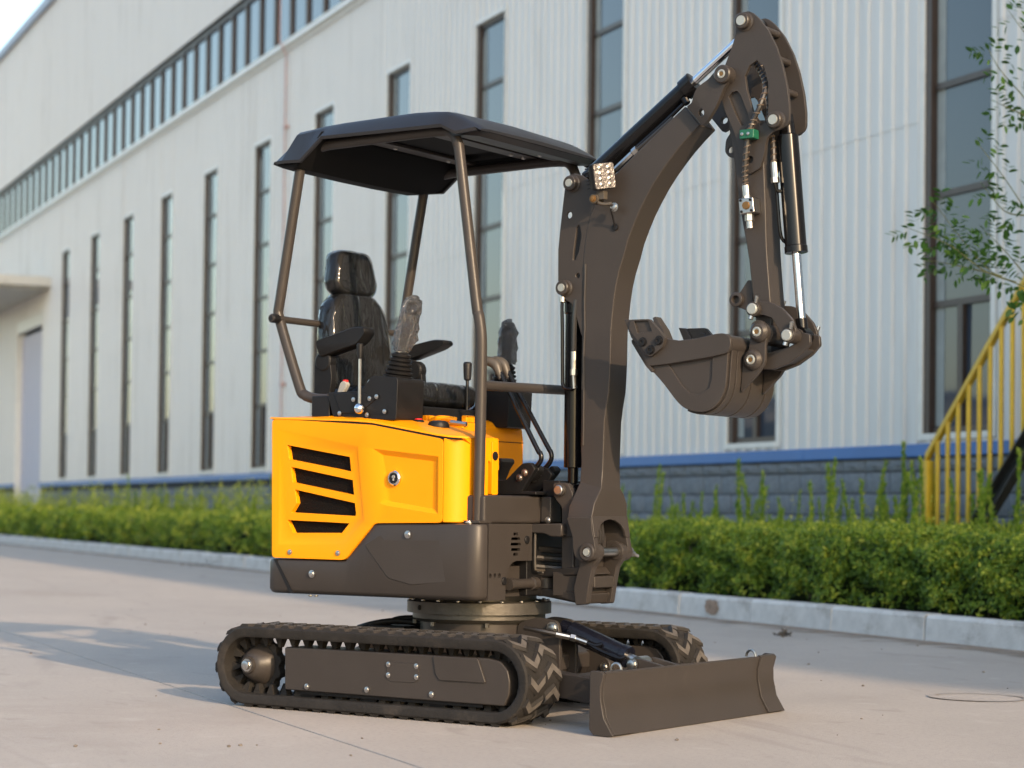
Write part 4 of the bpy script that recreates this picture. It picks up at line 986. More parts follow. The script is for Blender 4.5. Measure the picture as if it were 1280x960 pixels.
# yellow side panel
def inset(l,k,cx=None):
    c=Vector((sum(p[0] for p in l)/len(l),sum(p[1] for p in l)/len(l))); return [tuple(c+(Vector(p)-c)*k) for p in l]
yo=[p for p in P['yel']]; yo=rpts(yo[:1]+yo[2:3],0) if False else rpts(yo[:1],0) if False else yo[:4]+[(.168,.643),(.168,.919)]+yo[8:]
yo=[yo[0]]+yo[2:]; yr=rpts(yo,.016,3); yo=yr
gf=P['yel_grille_frame']; gi=inset(gf,.95); yp=[P['yp'][0],(.150,.862),(.150,.671),P['yp'][3],P['yp'][4]]; yq=[(-.092,.868),(.13,.845),(.13,.688),(-.055,.712),(-.078,.72)]
VO,VI1,VI2=-.426,-.421,-.412
b=BM()
def facet(bm,loops,v,mi=0):
    flat=[p for l in loops for p in l]; tri=tri2d(loops)
    vs=[bm.verts.new((p[0],v,p[1])) for p in flat]
    for t in tri:
        try: bm.faces.new([vs[i] for i in t])
        except ValueError: pass
    out=[];k=0
    for l in loops: out.append(vs[k:k+len(l)]); k+=len(l)
    return out
def bridge(bm,a,c):
    for i in range(len(a)): bm.faces.new([a[i],a[(i+1)%len(a)],c[(i+1)%len(a)],c[i]])
L0=facet(b,[yo,gf,yp],VO)
gs=[P['g1'],P['g2'],P['g3'],P['g4']]
L1=facet(b,[gi]+gs,VI1); bridge(b,L0[1],L1[0])
L2=facet(b,[yq],VI2); bridge(b,L0[2],L2[0])
for k,g in enumerate(gs):
    back=[b.verts.new((p[0],-.395,p[1])) for p in g]; bridge(b,L1[1+k],back)
backo=[b.verts.new((p[0],-.37,p[1])) for p in yo]; bridge(b,L0[0],backo)
bmesh.ops.recalc_face_normals(b,faces=b.faces)
SP_=obj('side_panel',b,M_yel,EX,bevel=.005,seg=3)
for g in gs:
    b=BM(); prism(b,inset(g,1.04),-.402,-.392); obj('grille',b,M_mesh,SP_,smooth=False)
u,w_=P['lock'][0]
b=BM(); lathe(b,(u,-.411,w_),(0,-1,0),[(0,.026),(.010,.026),(.014,.022),(.014,.019),(.010,.017),(.010,0)],24); LK=obj('lock',b,M_chrome,SP_)
b=BM(); lathe(b,(u,-.4215,w_),(0,-1,0),[(0,.0165),(.001,.0165),(.001,0)],20); obj('lock_face',b,M_black,SP_)
b=BM(); 
box(b,u-.0025,u+.0025,-.4245,-.4225,w_-.009,w_+.007); cyl(b,(u,-.4245,w_+.004),(u,-.4225,w_+.004),.006,n=10); obj('lock_mark',b,M_grey,SP_,smooth=False)
for (u,w_) in P['ybolts']: bolt(SP_,u,-.427,w_,.0085)
# rounded front corner of the yellow body
pl=[(.1685,-.426),(.185,-.424),(.200,-.416),(.214,-.402),(.226,-.384),(.234,-.364),(.238,-.340),(.238,-.262),(.20,-.262),(.20,-.34),(.17,-.36)]
b=BM(); loft(b,[[(u,v,z if z<.8 else .9225-(u-.168)*.06) for u,v in pl] for z in (.644,.914)]); obj('front_corner',b,M_yel,SP_,ang=30,bevel=.004)
pl=[(.205,-.245),(.236,-.245),(.236,-.222),(.205,-.222)]
b=BM(); prism(b,rpts([(-.248,.738),(-.212,.738),(-.212,.905),(-.222,.918),(-.248,.918)],.006,2),0,.02)
for v in b.verts: v.co=Vector((.222+v.co.y,v.co.x,v.co.z))
obj('front_strip',b,M_yel,SP_,bevel=.002)
b=BM(); lathe(b,(.2425,-.245+.012,.868),(1,0,0),[(0,.015),(.003,.015),(.004,.012),(.004,0)],16); obj('plug',b,M_black,SP_)
# hood: the sloped top cover above the seam
def seam(u):
    pts=[(-.60,.994),(-.212,.979),(-.132,.973),(.168,.923),(.26,.916)]
    for (a,za),(c,zc) in zip(pts,pts[1:]):
        if a<=u<=c: return za+(zc-za)*(u-a)/(c-a)+.004
def crest(u):
    pts=[(-.60,1.004),(-.26,1.010),(-.197,1.006),(-.042,.985),(.169,.942),(.26,.928)]
    for (a,za),(c,zc) in zip(pts,pts[1:]):
        if a<=u<=c: return za+(zc-za)*(u-a)/(c-a)
b=BM(); secs=[]
for u in (-.592,-.578,-.5,-.4,-.3,-.23,-.19,-.13,-.04,.06,.14,.19,.22,.236):
    s0=seam(u); c0=crest(u); e=0 if -.58<u<.21 else .008; k=.012 if u>.21 else 0; k+=.03 if u>.23 else 0
    secs.append([(u,-.428+k+e,s0),(u,-.424+k+e,s0+.006),(u,-.395+k*.5,c0-.004-e),(u,-.375,c0-e),(u,-.24,c0+.006-e),(u,-.205,c0+.004-e),(u,-.200,s0-.1),(u,-.40,s0-.0)])
loft(b,secs); HD=obj('hood',b,M_yel,EX,ang=28)
b=BM(); box(b,-.585,-.10,-.199,.15,.80,1.000); box(b,-.585,-.3,.15,.40,.5,1.0); obj('rear_hood',b,M_yel,HD,bevel=.01)
b=BM(); loft(b,[[(u,.15,z) for u,z in pr] + [] for pr in ()],cap=False) if False else None
b=BM(); prism(b,rpts([(-.56,.52),(-.088,.52),(-.088,.945),(-.094,.985),(-.115,1.008),(-.15,1.016),(-.56,1.016)],.004,1),.16,.42); obj('tank_cover',b,M_yel,HD,bevel=.012,seg=3)
b=BM(); box(b,-.2,-.0865,.159,.4205,.935,.9375); obj('cover_seam',b,M_black,HD,smooth=False)
b=BM(); prism(b,[(-.562,.9965),(-.212,.9815),(-.132,.9755),(.168,.9262),(.225,.9215),(.225,.918),(.168,.919),(-.132,.970),(-.212,.975),(-.562,.990)],-.4235,-.38); obj('hood_seam',b,M_black,HD,smooth=False)
b=BM(); lathe(b,(.055,-.30,.958),(0,0,1),[(0,.026),(.004,.036),(.014,.037),(.024,.032),(.028,.022),(.030,0)],20); obj('fuel_cap',b,M_black,HD)
b=BM(); lathe(b,(-.03,-.30,.968),(0,0,1),[(0,.02),(.018,.02),(.022,.016),(.022,0)],16); obj('small_cap',b,M_black,HD)
b=BM(); lathe(b,(-.03,-.30,.991),(0,0,1),[(0,.014),(.004,.012),(.004,0)],12); obj('red_disc',b,M_red,HD)
b=BM(); box(b,-.10,.09,-.205,-.12,.93,.985); box(b,-.095,-.07,-.20,-.15,.985,1.012); box(b,.062,.085,-.18,-.13,.985,1.010); tube(b,[(-.06,-.19,.99),(-.02,-.19,1.0),(.03,-.16,.994)],.012,8); obj('latch_block',b,M_yel,HD,bevel=.004)
b=BM(); cyl(b,(.04,-.21,.985),(.10,-.2,.978),.008,n=8); lathe(b,(.088,-.205,.955),(0,-1,0),[(0,.010),(.012,.010)],10); obj('latch_pin',b,M_zinc,HD)
# ------------------------------------------------------------------ floor, step box, seat stand
b=BM(); box(b,.0,.30,-.372,.09,.642,.736); FL=obj('floor_box',b,M_paint,EX,bevel=.010)
b=BM(); box(b,-.09,.29,-.2,.40,.60,.738); box(b,.08,.30,.0905,.40,.642,.735); obj('floor_plate',b,M_black,FL,bevel=.004)
b=BM(); box(b,-.30,-.105,-.19,.155,.985,1.045); obj('seat_stand',b,M_black,EX,bevel=.006)
# ------------------------------------------------------------------ canopy
b=BM()
def zt(u):   # roof crest along the length
    pts=[(-.60,1.905),(-.578,1.925),(-.508,2.008),(-.35,2.022),(0,2.028),(.12,2.022),(.150,2.016),(.235,1.972),(.262,1.952)]
    for (a,za),(c,zc) in zip(pts,pts[1:]):
        if a<=u<=c: return za+(zc-za)*(u-a)/(c-a)
def zl(u):   # lower lip at the sides
    pts=[(-.60,1.894),(-.47,1.889),(-.375,1.962),(.138,1.957),(.19,1.930),(.262,1.940)]
    for (a,za),(c,zc) in zip(pts,pts[1:]):
        if a<=u<=c: return za+(zc-za)*(u-a)/(c-a)
secs=[]
US=(-.598,-.585,-.55,-.508,-.47,-.42,-.375,-.3,-.2,-.1,0,.08,.138,.165,.19,.22,.245,.260)
for u in US:
    T_=zt(u); l=zl(u); e=max(0,(u-.14)/.12)*.05+max(0,(-.55-u)/.05)*.03; tw=.385-e*.4; lw=.423-e*.55
    T_=max(T_,l+.014)
    drop=.006
    s=[(u,-lw,l),(u,-lw-.002,l+.010),(u,-tw-.010,T_-.016),(u,-tw+.008,T_-.004),(u,-tw+.05,T_),(u,0,T_+.006),(u,tw-.05,T_),(u,tw-.008,T_-.004),(u,tw+.010,T_-.016),(u,lw+.002,l+.010),(u,lw,l)]
    th=.010
    inn=[(u,lw-.012,l+.001),(u,tw-.006,max(T_-.03,l+.004)),(u,tw-.06,max(T_-.022,l+.006)),(u,0,max(T_-.018,l+.007)),(u,-tw+.06,max(T_-.022,l+.006)),(u,-tw+.006,max(T_-.03,l+.004)),(u,-lw+.012,l+.001)]
    secs.append(s+inn)
loft(b,secs,cap=True)
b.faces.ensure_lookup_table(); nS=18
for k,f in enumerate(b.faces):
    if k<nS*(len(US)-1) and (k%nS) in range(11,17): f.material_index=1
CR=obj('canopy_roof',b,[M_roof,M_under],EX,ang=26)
# rear visor: hangs under the back edge between the posts
b=BM(); 
prof=[(-.598,1.896),(-.55,1.885),(-.50,1.885),(-.44,1.93),(-.40,1.968),(-.385,1.985),(-.375,1.985),(-.39,1.962),(-.43,1.922),(-.495,1.874),(-.55,1.873),(-.602,1.888)]
secs=[]
for v,k,dz in ((-.41,.0,.006),(-.36,.0,.0),(-.1,.0,-.004),(.1,.0,-.004),(.30,.0,0),(.38,.02,.012),(.41,.05,.03)): secs.append([(u+k*.6,v,z+dz) for u,z in prof])
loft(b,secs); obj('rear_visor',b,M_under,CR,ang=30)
b=BM(); prof=[(.258,1.945),(.235,1.93),(.19,1.932),(.175,1.945),(.17,1.96),(.18,1.96),(.195,1.945),(.235,1.944)]
secs=[[(u-k,v,z+dz) for u,z in prof] for v,k,dz in ((-.38,.03,.0),(-.34,.0,0),(.34,0,0),(.385,.03,.006))]; loft(b,secs); obj('front_lip',b,M_roof,CR,ang=30)
b=BM()
for u in (-.30,-.02): box(b,u-.03,u+.03,-.37,.37,1.972,1.984)
box(b,.085,.15,-.34,.34,1.955,1.962)
obj('cross_member',b,M_paint,CR,bevel=.003)
for u in (-.30,-.02):
    for v in (.22,.30,-.1): bolt(CR,u,v,1.972,.009,(0,0,-1),M_zinc)
bolt(CR,.12,.20,1.955,.009,(0,0,-1)); 
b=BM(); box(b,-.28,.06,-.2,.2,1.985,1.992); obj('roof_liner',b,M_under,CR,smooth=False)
PR=.0185
def post(n,v,vfix=None): 
    return [Vector((u,v,w_)) for u,w_ in P[n]]
fn=[Vector(p) for p in ((-.40,-.36,1.953),(0,-.36,1.958),(.105,-.36,1.955),(.135,-.36,1.948),(.156,-.36,1.928),(.167,-.36,1.900),(.175,-.36,1.86),(.247,-.36,1.385),(.258,-.36,1.335),(.267,-.36,1.29),(.272,-.36,1.23),(.272,-.36,1.049),(.269,-.36,.80),(.266,-.36,.64))]
rn=[Vector(p) for p in ((-.39,-.36,1.953),(-.45,-.36,1.945),(-.49,-.36,1.928),(-.512,-.36,1.895),(-.524,-.36,1.86),(-.603,-.36,1.43),(-.611,-.36,1.39),(-.603,-.36,1.345),(-.511,-.36,1.116),(-.49,-.36,1.085),(-.448,-.36,1.070),(-.397,-.36,1.066),(-.372,-.36,1.066))]
b=BM(); tube(b,fn,PR,14,3); CP=obj('canopy_post',b,M_paint,EX,ang=60)
b=BM(); tube(b,rn,PR,14,3); obj('canopy_post',b,M_paint,EX,ang=60)
for src in (fn,rn):
    b=BM(); tube(b,[Vector((p.x,-p.y,p.z)) for p in src],PR,14,3); obj('canopy_post',b,M_paint,EX,ang=60)
b=BM(); cyl(b,(-.598,-.415,1.352),(-.598,.36,1.352),.0125,n=12); obj('rear_bar',b,M_paint,EX)
b=BM(); lathe(b,(-.598,-.38,1.352),(0,-1,0),[(0,.016),(.03,.016),(.036,.008)],12); obj('bar_end',b,M_black,EX)
b=BM(); tube(b,[(.272,-.36,1.098),(.272,-.30,1.099),(.272,.30,1.112),(.272,.36,1.112)],.0165,12,1); obj('front_rail',b,M_paint,EX)
b=BM(); box(b,.235,.300,-.40,-.33,.6425,.652); obj('post_foot',b,M_paint,EX,bevel=.002)
b=BM(); box(b,-.42,-.34,-.40,-.32,1.0,1.075); obj('post_bracket',b,M_black,EX,bevel=.004)
# ------------------------------------------------------------------ seat
def cushion(name,dims,loc,rot,parent,m,amt=.045,seg=5,wr=.004):
    bm=BM(); bmesh.ops.create_cube(bm,size=1)
    for v in bm.verts: v.co=Vector((v.co.x*dims[0],v.co.y*dims[1],v.co.z*dims[2]))
    bmesh.ops.bevel(bm,geom=bm.edges[:],offset=min(amt,min(dims)*.48),segments=seg,profile=.5,affect='EDGES')
    bmesh.ops.subdivide_edges(bm,edges=[e for e in bm.edges if e.calc_length()>.06],cuts=5,use_grid_fill=True)
    Rm=Euler(rot).to_matrix()
    for v in bm.verts: v.co=Rm@v.co+Vector(loc)
    return obj(name,bm,m,parent,ang=60)
ST_=cushion('seat',(.40,.40,.085),(-.335,0,1.083),(0,R(-3),0),EX,M_seat,.035)
def film(name,dims,loc,rot,parent,amt,seed,wr=.006):
    bm=BM(); bmesh.ops.create_cube(bm,size=1)
    for v in bm.verts: v.co=Vector((v.co.x*dims[0],v.co.y*dims[1],v.co.z*dims[2]))
    bmesh.ops.bevel(bm,geom=bm.edges[:],offset=min(amt,min(dims)*.48),segments=4,profile=.5,affect='EDGES')
    bmesh.ops.subdivide_edges(bm,edges=[e for e in bm.edges if e.calc_length()>.04],cuts=7,use_grid_fill=True)
    random.seed(seed); Rm=Euler(rot).to_matrix(); from mathutils import noise
    for v in bm.verts:
        d=v.co.normalized(); k=noise.noise(v.co*16+Vector((seed,0,0)))*wr+noise.noise(v.co*40)*wr*.4
        v.co=Rm@(v.co+d*(k+wr*.6))+Vector(loc)
    return obj(name,bm,M_foil,parent,ang=75)
def padded(name,outline,u0,depth,zc,tilt,parent,m,grow=0,film_=False,seed=1):
    from mathutils import noise
    bm=BM(); o2=rpts(outline,.035,5); secs=[]
    for t,k,dz in ((-.5,.80,0),(-.47,.90,0),(-.38,.97,0),(-.2,1,0),(.15,1,0),(.34,.975,0),(.45,.92,0),(.5,.80,0),(.53,.55,0),(.54,.25,0)):
        secs.append([(t*(depth+2*grow),p[0]*k+(grow if p[0]>0 else -grow),p[1]*k+(grow if p[1]>0 else -grow)) for p in o2])
    loft(bm,secs)
    if film_:
        bmesh.ops.subdivide_edges(bm,edges=[e for e in bm.edges if e.calc_length()>.02],cuts=2,use_grid_fill=True)
        for v in bm.verts:
            k=noise.noise(Vector((v.co.x*9,v.co.y*22,v.co.z*7))+Vector((seed,0,0)))*.0035; v.co+=v.co.normalized()*(k+.002)
    Rm=Euler((0,R(tilt),0)).to_matrix()
    for v in bm.verts: v.co=Rm@v.co+Vector((u0,0,zc))
    return obj(name,bm,m,parent,ang=70)
film('seat_film',(.405,.405,.09),(-.335,0,1.083),(0,R(-3),0),ST_,.035,3,.004)
HO=[(-.088,.078),(.088,.078),(.118,-.035),(.108,-.066),(.078,-.082),(-.078,-.082),(-.108,-.066),(-.118,-.035)]
BO_=[(-.088,.185),(.088,.185),(.150,.135),(.172,.02),(.176,-.19),(-.176,-.19),(-.172,.02),(-.150,.135)]
padded('backrest',BO_,-.555,.085,1.285,-5,ST_,M_seat); padded('backrest_film',BO_,-.555,.085,1.285,-5,ST_,M_foil,.003,True,4)
padded('headrest',HO,-.580,.070,1.546,-6,ST_,M_seat); padded('headrest_film',HO,-.580,.070,1.546,-6,ST_,M_foil,.003,True,9)
b=BM(); 
for v in (-.05,.05): cyl(b,(-.585,v,1.44),(-.588,v,1.50),.008,n=8)
obj('headrest_post',b,M_black,ST_)
b=BM(); prism(b,rpts([(-.60,1.02),(-.60,1.42),(-.575,1.42),(-.565,1.06),(-.33,1.04),(-.33,1.02)],.01,2),-.15,.15); obj('seat_shell',b,M_black,ST_,bevel=.005)
def armrest(v,prof):
    b=BM(); secs=[]
    for dv,k in ((-.03,.86),(-.024,.97),(0,1),(.024,.97),(.03,.86)):
        c=Vector((sum(p[0] for p in prof)/len(prof),sum(p[1] for p in prof)/len(prof))); secs.append([((c.x+(p[0]-c.x)*(1-(1-k)*.25)),v+dv,c.y+(p[1]-c.y)*k) for p in rpts(prof,.018,3)])
    loft(b,secs); A_=obj('armrest',b,M_black,ST_,ang=50)
    b=BM(); lathe(b,(-.47,v-.02,1.205),(0,1,0),[(0,.03),(.004,.036),(.036,.036),(.04,.03)],18); prism(b,rpts([(-.51,1.03),(-.51,1.22),(-.44,1.22),(-.43,1.14),(-.45,1.03)],.015,2),v-.015,v+.015); obj('armrest_hinge',b,M_black,ST_,bevel=.003)
armrest(-.265,[(-.50,1.275),(-.325,1.322),(-.275,1.318),(-.272,1.300),(-.306,1.258),(-.48,1.215)])
armrest(.265,[(-.50,1.295),(-.37,1.318),(-.325,1.314),(-.320,1.300),(-.352,1.280),(-.49,1.240)])
b=BM(); prism(b,rpts([(-.418,1.085),(-.397,1.080),(-.368,1.122),(-.382,1.136),(-.400,1.130)],.006,2),-.270,-.248); obj('belt_buckle',b,M_grey,ST_,bevel=.004)
b=BM(); box(b,-.391,-.377,-.268,-.250,1.124,1.139); obj('buckle_button',b,M_red,ST_,bevel=.003)
# ------------------------------------------------------------------ control consoles
def console(s):
    v0,v1=s*.405,s*.255
    b=BM(); pr=[(-.32,1.0),(-.345,1.085),(-.20,1.088),(-.150,1.138),(-.046,1.130),(-.040,1.118),(-.046,.985)]
    prism(b,rpts(pr,.012,3),min(v0,v1),max(v0,v1)); C_=obj('control_console',b,M_black,EX,bevel=.012,seg=3)
    b=BM(); prism(b,rpts([(-.315,1.082),(-.19,1.080),(-.125,1.062),(-.165,1.035),(-.205,1.012),(-.28,1.012)],.006,2),v0-s*.004 if s>0 else v0-.004,v0+.012) if s<0 else prism(b,[(-.3,1.08),(-.2,1.08),(-.2,1.02),(-.3,1.02)],v0-.01,v0+.004); obj('side_plate',b,M_black,C_,bevel=.003)
    jv=s*.315; base=Vector((-.108,jv,1.134)); top=Vector((-.095,jv,1.222)); dd=(top-base)
    b=BM(); prof=[]
    for k in range(6):
        t=k/6; r=.050-.020*t; prof+= [(t*dd.length,r),(t*dd.length+.007,r*1.04),(t*dd.length+.0105,r*.80)]
    prof+=[(dd.length,.022),(dd.length+.004,.0)]
    lathe(b,base,dd,prof,20); obj('bellows',b,M_black,C_,ang=25)
    g0=top; g1=top+(Vector((.040,0,.145)) if s<0 else Vector((.005,0,.115)))
    b=BM(); tube(b,[g0,g0.lerp(g1,.35),g0.lerp(g1,.7),g1],.016,12,4,rf=lambda t:.014+.008*math.sin(t*2.6)); 
    m0=bmesh.ops.create_uvsphere(b,u_segments=14,v_segments=8,radius=.026)
    for v in m0['verts']: v.co+=g1
    obj('joystick_grip',b,M_black,C_)
    from mathutils import noise
    b=BM(); d=(g1-g0); L_=d.length+.05; prof=[(0,.022),(.02,.034),(.05,.040),(L_*.55,.036),(L_*.8,.034),(L_*.93,.026),(L_,.006)] if s<0 else [(0,.03),(.02,.036),(.06,.035),(L_*.7,.034),(L_*.92,.024),(L_,.004)]
    lathe(b,g0,d,prof,18); bmesh.ops.subdivide_edges(b,edges=b.edges[:],cuts=2,use_grid_fill=True)
    for v in b.verts:
        k=noise.noise(v.co*46)*.012+noise.noise(v.co*110)*.007; v.co+=Vector((v.co.x-g0.x,v.co.y-g0.y,0)).normalized()*k
    obj('grip_bag',b,M_bag,C_,smooth=False)
    return C_
CN=console(-1); CF=console(1)
b=BM(); cyl(b,(-.187,-.425,1.03),(-.188,-.425,1.21),.0055,n=8); LV=obj('safety_lever',b,M_zinc,CN)
b=BM(); m0=bmesh.ops.create_uvsphere(b,u_segments=16,v_segments=10,radius=.019)
for v in m0['verts']: v.co+=Vector((-.187,-.425,1.026))
obj('lever_ball',b,M_chrome,CN)
b=BM(); lathe(b,(-.188,-.425,1.195),(0,0,1),[(0,.008),(.03,.011),(.05,.012),(.053,.008),(.053,0)],12); obj('lever_knob',b,M_black,CN)
for (u,w_) in ((-.225,1.058),(-.155,1.060),(-.285,1.012),(-.165,1.005),(-.09,1.015),(-.125,1.066)): bolt(CN,u,-.410,w_,.0075)
b=BM(); cyl(b,(-.245,-.33,1.088),(-.225,-.33,1.118),.004,n=8); cyl(b,(-.225,-.33,1.118),(-.218,-.33,1.128),.006,n=8); obj('key_switch',b,M_zinc,CN)
b=BM(); lathe(b,(-.13,.12,1.0),(0,0,1),[(0,.006),(.15,.006),(.155,.013),(.18,.015),(.212,.016),(.218,.012),(.218,0)],12); DL=obj('blade_lever',b,M_roof,EX)
# travel levers, pedals
for v,dv,pts in ((-.075,0,[(.128,1.19),(.145,1.168),(.301,.905),(.318,.885),(.324,.866),(.316,.848),(.290,.825)]),(.015,0,[(.098,1.198),(.115,1.176),(.284,.915),(.300,.893),(.306,.872),(.297,.850),(.272,.826)])):
    b=BM(); tube(b,[Vector((u,v,z)) for u,z in pts[1:]],.0085,10,4); T_=obj('travel_lever',b,M_gloss,EX,ang=60)
    u0,z0=pts[0]; b=BM(); tube(b,[Vector((u0-.058,v-.012,z0+.004)),Vector((u0-.030,v-.006,z0+.012)),Vector((u0,v,z0)),Vector((u0+.014,v,z0-.024)),Vector((u0+.026,v,z0-.050))],.013,10,4,rf=lambda t:.010+.008*math.sin(PI*min(1,t*1.1))); obj('lever_head',b,M_lever,T_,ang=60)
LA_=[(.145,.79),(.195,.79),(.26,.847),(.296,.85),(.316,.828),(.29,.79),(.255,.744),(.145,.743)]
LB_=[(.219,.800),(.259,.839),(.295,.833),(.318,.811),(.299,.784),(.26,.745),(.203,.745)]
for v,ol,bl_ in ((-.088,LA_,[(.274,.815),(.253,.798)]),(.012,LB_,[(.264,.816),(.244,.797)])):
    b=BM(); prism(b,rpts(ol,.010,3),v-.012,v+.012); prism(b,rpts([(.255,.800),(.30,.845),(.318,.826),(.28,.785)],.01,2),v+.012,v+.05); PB=obj('lever_bracket',b,M_black,EX,bevel=.004)
    for (u,w_) in bl_: bolt(PB,u,v-.0125,w_,.0125)
b=BM(); prism(b,rpts([(.039,.80),(.046,.848),(.058,.862),(.097,.870),(.104,.856),(.085,.832),(.066,.793),(.054,.742),(.03,.742)],.006,2),.01,.09); obj('foot_pedal',b,M_black,EX,bevel=.004)
b=BM(); box(b,.10,.32,-.10,.30,.740,.752); box(b,.30,.37,-.03,.12,.735,.790); obj('front_tray',b,M_black,EX,bevel=.004)
# ------------------------------------------------------------------ swing post
b=BM(); lathe(b,(.300,0,.395),(0,0,1),[(0,.030),(.003,.033),(.026,.033),(.028,.030),(.0285,.036),(.062,.036),(.0625,.030),(.065,.033),(.092,.033),(.095,.030),(.098,.014),(.106,.012),(.106,0)],22)
KP=obj('swing_post',b,M_paint,EX,ang=35)
def plate(name,outline,v0,v1,parent,holes=(),r=.0,bev=.003,m=None):
    b=BM(); prism(b,rpts(outline,r,3) if r else outline,v0,v1,holes); return obj(name,b,m or M_paint,parent,bevel=bev)
b=BM(); loft(b,[[(.30,-.033,.460),(.30,.033,.460),(.43,.075,.470),(.52,.085,.475),(.53,-.085,.475),(.43,-.075,.470)],[(.30,-.033,.487),(.30,.033,.487),(.43,.075,.497),(.50,.085,.500),(.50,-.085,.500),(.43,-.075,.497)]])
loft(b,[[(.30,-.033,.396),(.30,.033,.396),(.42,.07,.392),(.50,.085,.375),(.50,-.085,.375),(.42,-.07,.392)],[(.30,-.033,.420),(.30,.033,.420),(.42,.07,.418),(.52,.085,.412),(.52,-.085,.412),(.42,-.07,.418)]])
obj('pivot_arm',b,M_paint,KP,bevel=.006)
b=BM(); prism(b,[(.37,.40),(.37,.48),(.50,.48),(.50,.40)],-.068,.068); obj('pivot_web',b,M_paint,KP,bevel=.004)
ck=rpts([(.500,.588),(.536,.588),(.563,.575),(.572,.55),(.562,.525),(.543,.50),(.532,.45),(.520,.376),(.476,.372),(.468,.43),(.488,.50),(.494,.545)],.008,3)
for s in (-1,1):
    b=BM(); prism(b,ck,s*.062,s*.090); obj('post_cheek',b,M_paint,KP,bevel=.004)
    b=BM(); cyl(b,(.543,s*.058,.551),(.543,s*.104,.551),.028,n=22); obj('cheek_boss',b,M_paint,KP,bevel=.003)
b=BM(); box(b,.405,.455,-.070,.075,.49,.70); prism(b,[(.405,.49),(.405,.56),(.50,.54),(.49,.47)],-.060,.060); box(b,.50,.535,-.062,.062,.43,.47); obj('post_column',b,M_paint,KP,bevel=.006)
for s in (-1,1):
    plate('cylinder_lug',rpts([(.372,.782),(.430,.782),(.452,.745),(.458,.60),(.41,.60),(.408,.70),(.378,.73),(.372,.76)],.012,3),s*.050,s*.074,KP)
b=BM(); pin(b,.404,.757,-.086,.080,.021); obj('lug_pin',b,M_paint,KP,bevel=.003)
b=BM(); lathe(b,(.404,-.086,.757),(0,-1,0),[(0,.017),(.006,.017),(.008,.014),(.008,0)],18); obj('pin_face',b,M_zinc,KP)
b=BM(); pin(b,.543,.551,-.122,.150,.0155); obj('foot_pin',b,M_zinc,KP)
b=BM(); cyl(b,(.50,-.02,.45),(.50,-.02,.45001),.001); b.free()
# the small swing cylinder, hoses and guard in the gap
b=BM(); lathe(b,(.30,-.23,.440),(0,1,0),[(0,.020),(.02,.020),(.022,.017),(.135,.017),(.137,.022),(.165,.022)],16); SCY=obj('swing_cylinder',b,M_paint,EX)
for dz,dv in ((0.50,0),(.53,0.01),(.48,.015),(.56,.02)):
    b=BM(); tube(b,[(.20,-.14+dv,dz+.01),(.27,-.09+dv,dz),(.33,-.02+dv,dz-.008),(.40,.02,dz-.012)],.011,8); obj('hose',b,M_hose,SCY)
b=BM(); tube(b,[(.318,-.098,.612),(.320,-.100,.50),(.322,-.090,.486),(.325,-.05,.484)],.004,8,3); obj('guard_wire',b,M_lever,SCY)
b=BM(); box(b,.15,.30,-.12,.16,.40,.640); obj('frame_web',b,M_black,EX,bevel=.004)
b=BM(); prism(b,rpts([(.29,.641),(.29,.610),(.36,.610),(.385,.60),(.43,.60),(.43,.645)],.006,2),-.108,.06); obj('upper_pivot_arm',b,M_paint,EX,bevel=.006)
b=BM(); box(b,.302,.345,-.045,.02,.645,.735); obj('stop_block',b,M_paint,EX,bevel=.006)
bolt(EX,.345,-.06,.655,.011,(0,-1,0))
# ------------------------------------------------------------------ boom
RG=P['boom_ridge']; RR=P['boom_rear']
def interp(poly,n):
    d=[0]
    for a,c in zip(poly,poly[1:]): d.append(d[-1]+(Vector(c)-Vector(a)).length)
    out=[]
    for i in range(n):
        s=d[-1]*i/(n-1); k=max(j for j in range(len(d)) if d[j]<=s+1e-9); k=min(k,len(poly)-2)
        t=(s-d[k])/(d[k+1]-d[k]); out.append(Vector(poly[k]).lerp(Vector(poly[k+1]),t))
    return out
# sections as (rear point, front point, half width)
pairs=[(0,0,.118),(1,1,.100),(2,2,.062)]
# body from the crease upwards
rear=interp(RR[2:],26); rid=interp(RG[2:],26)
rear=[Vector((.470,.800))]+rear[1:]; rid=[Vector((.557,.775))]+rid[1:]
hwf=lambda i:.055
secs=[]
for rpt,fpt in (((.455,.690),(.553,.690)),((.458,.717),(.560,.735)),((.466,.765),(.559,.762))):
    pass
flare=[((.456,.660),(.552,.660),.114),((.455,.700),(.558,.712),.104),((.462,.745),(.560,.745),.080),((.470,.785),(.558,.765),.060)]
for (a,c,hw) in flare: secs.append([(a[0],-hw,a[1]),(a[0],hw,a[1]),(c[0],hw,c[1]),(c[0],-hw,c[1])])
for i,(a,c) in enumerate(zip(rear[1:],rid[1:])):
    hw=.055; secs.append([(a.x,-hw,a.y),(a.x,hw,a.y),(c.x,hw,c.y),(c.x,-hw,c.y)])
b=BM(); loft(b,secs); BO=obj('boom',b,M_paint,EX,bevel=.005,ang=20)
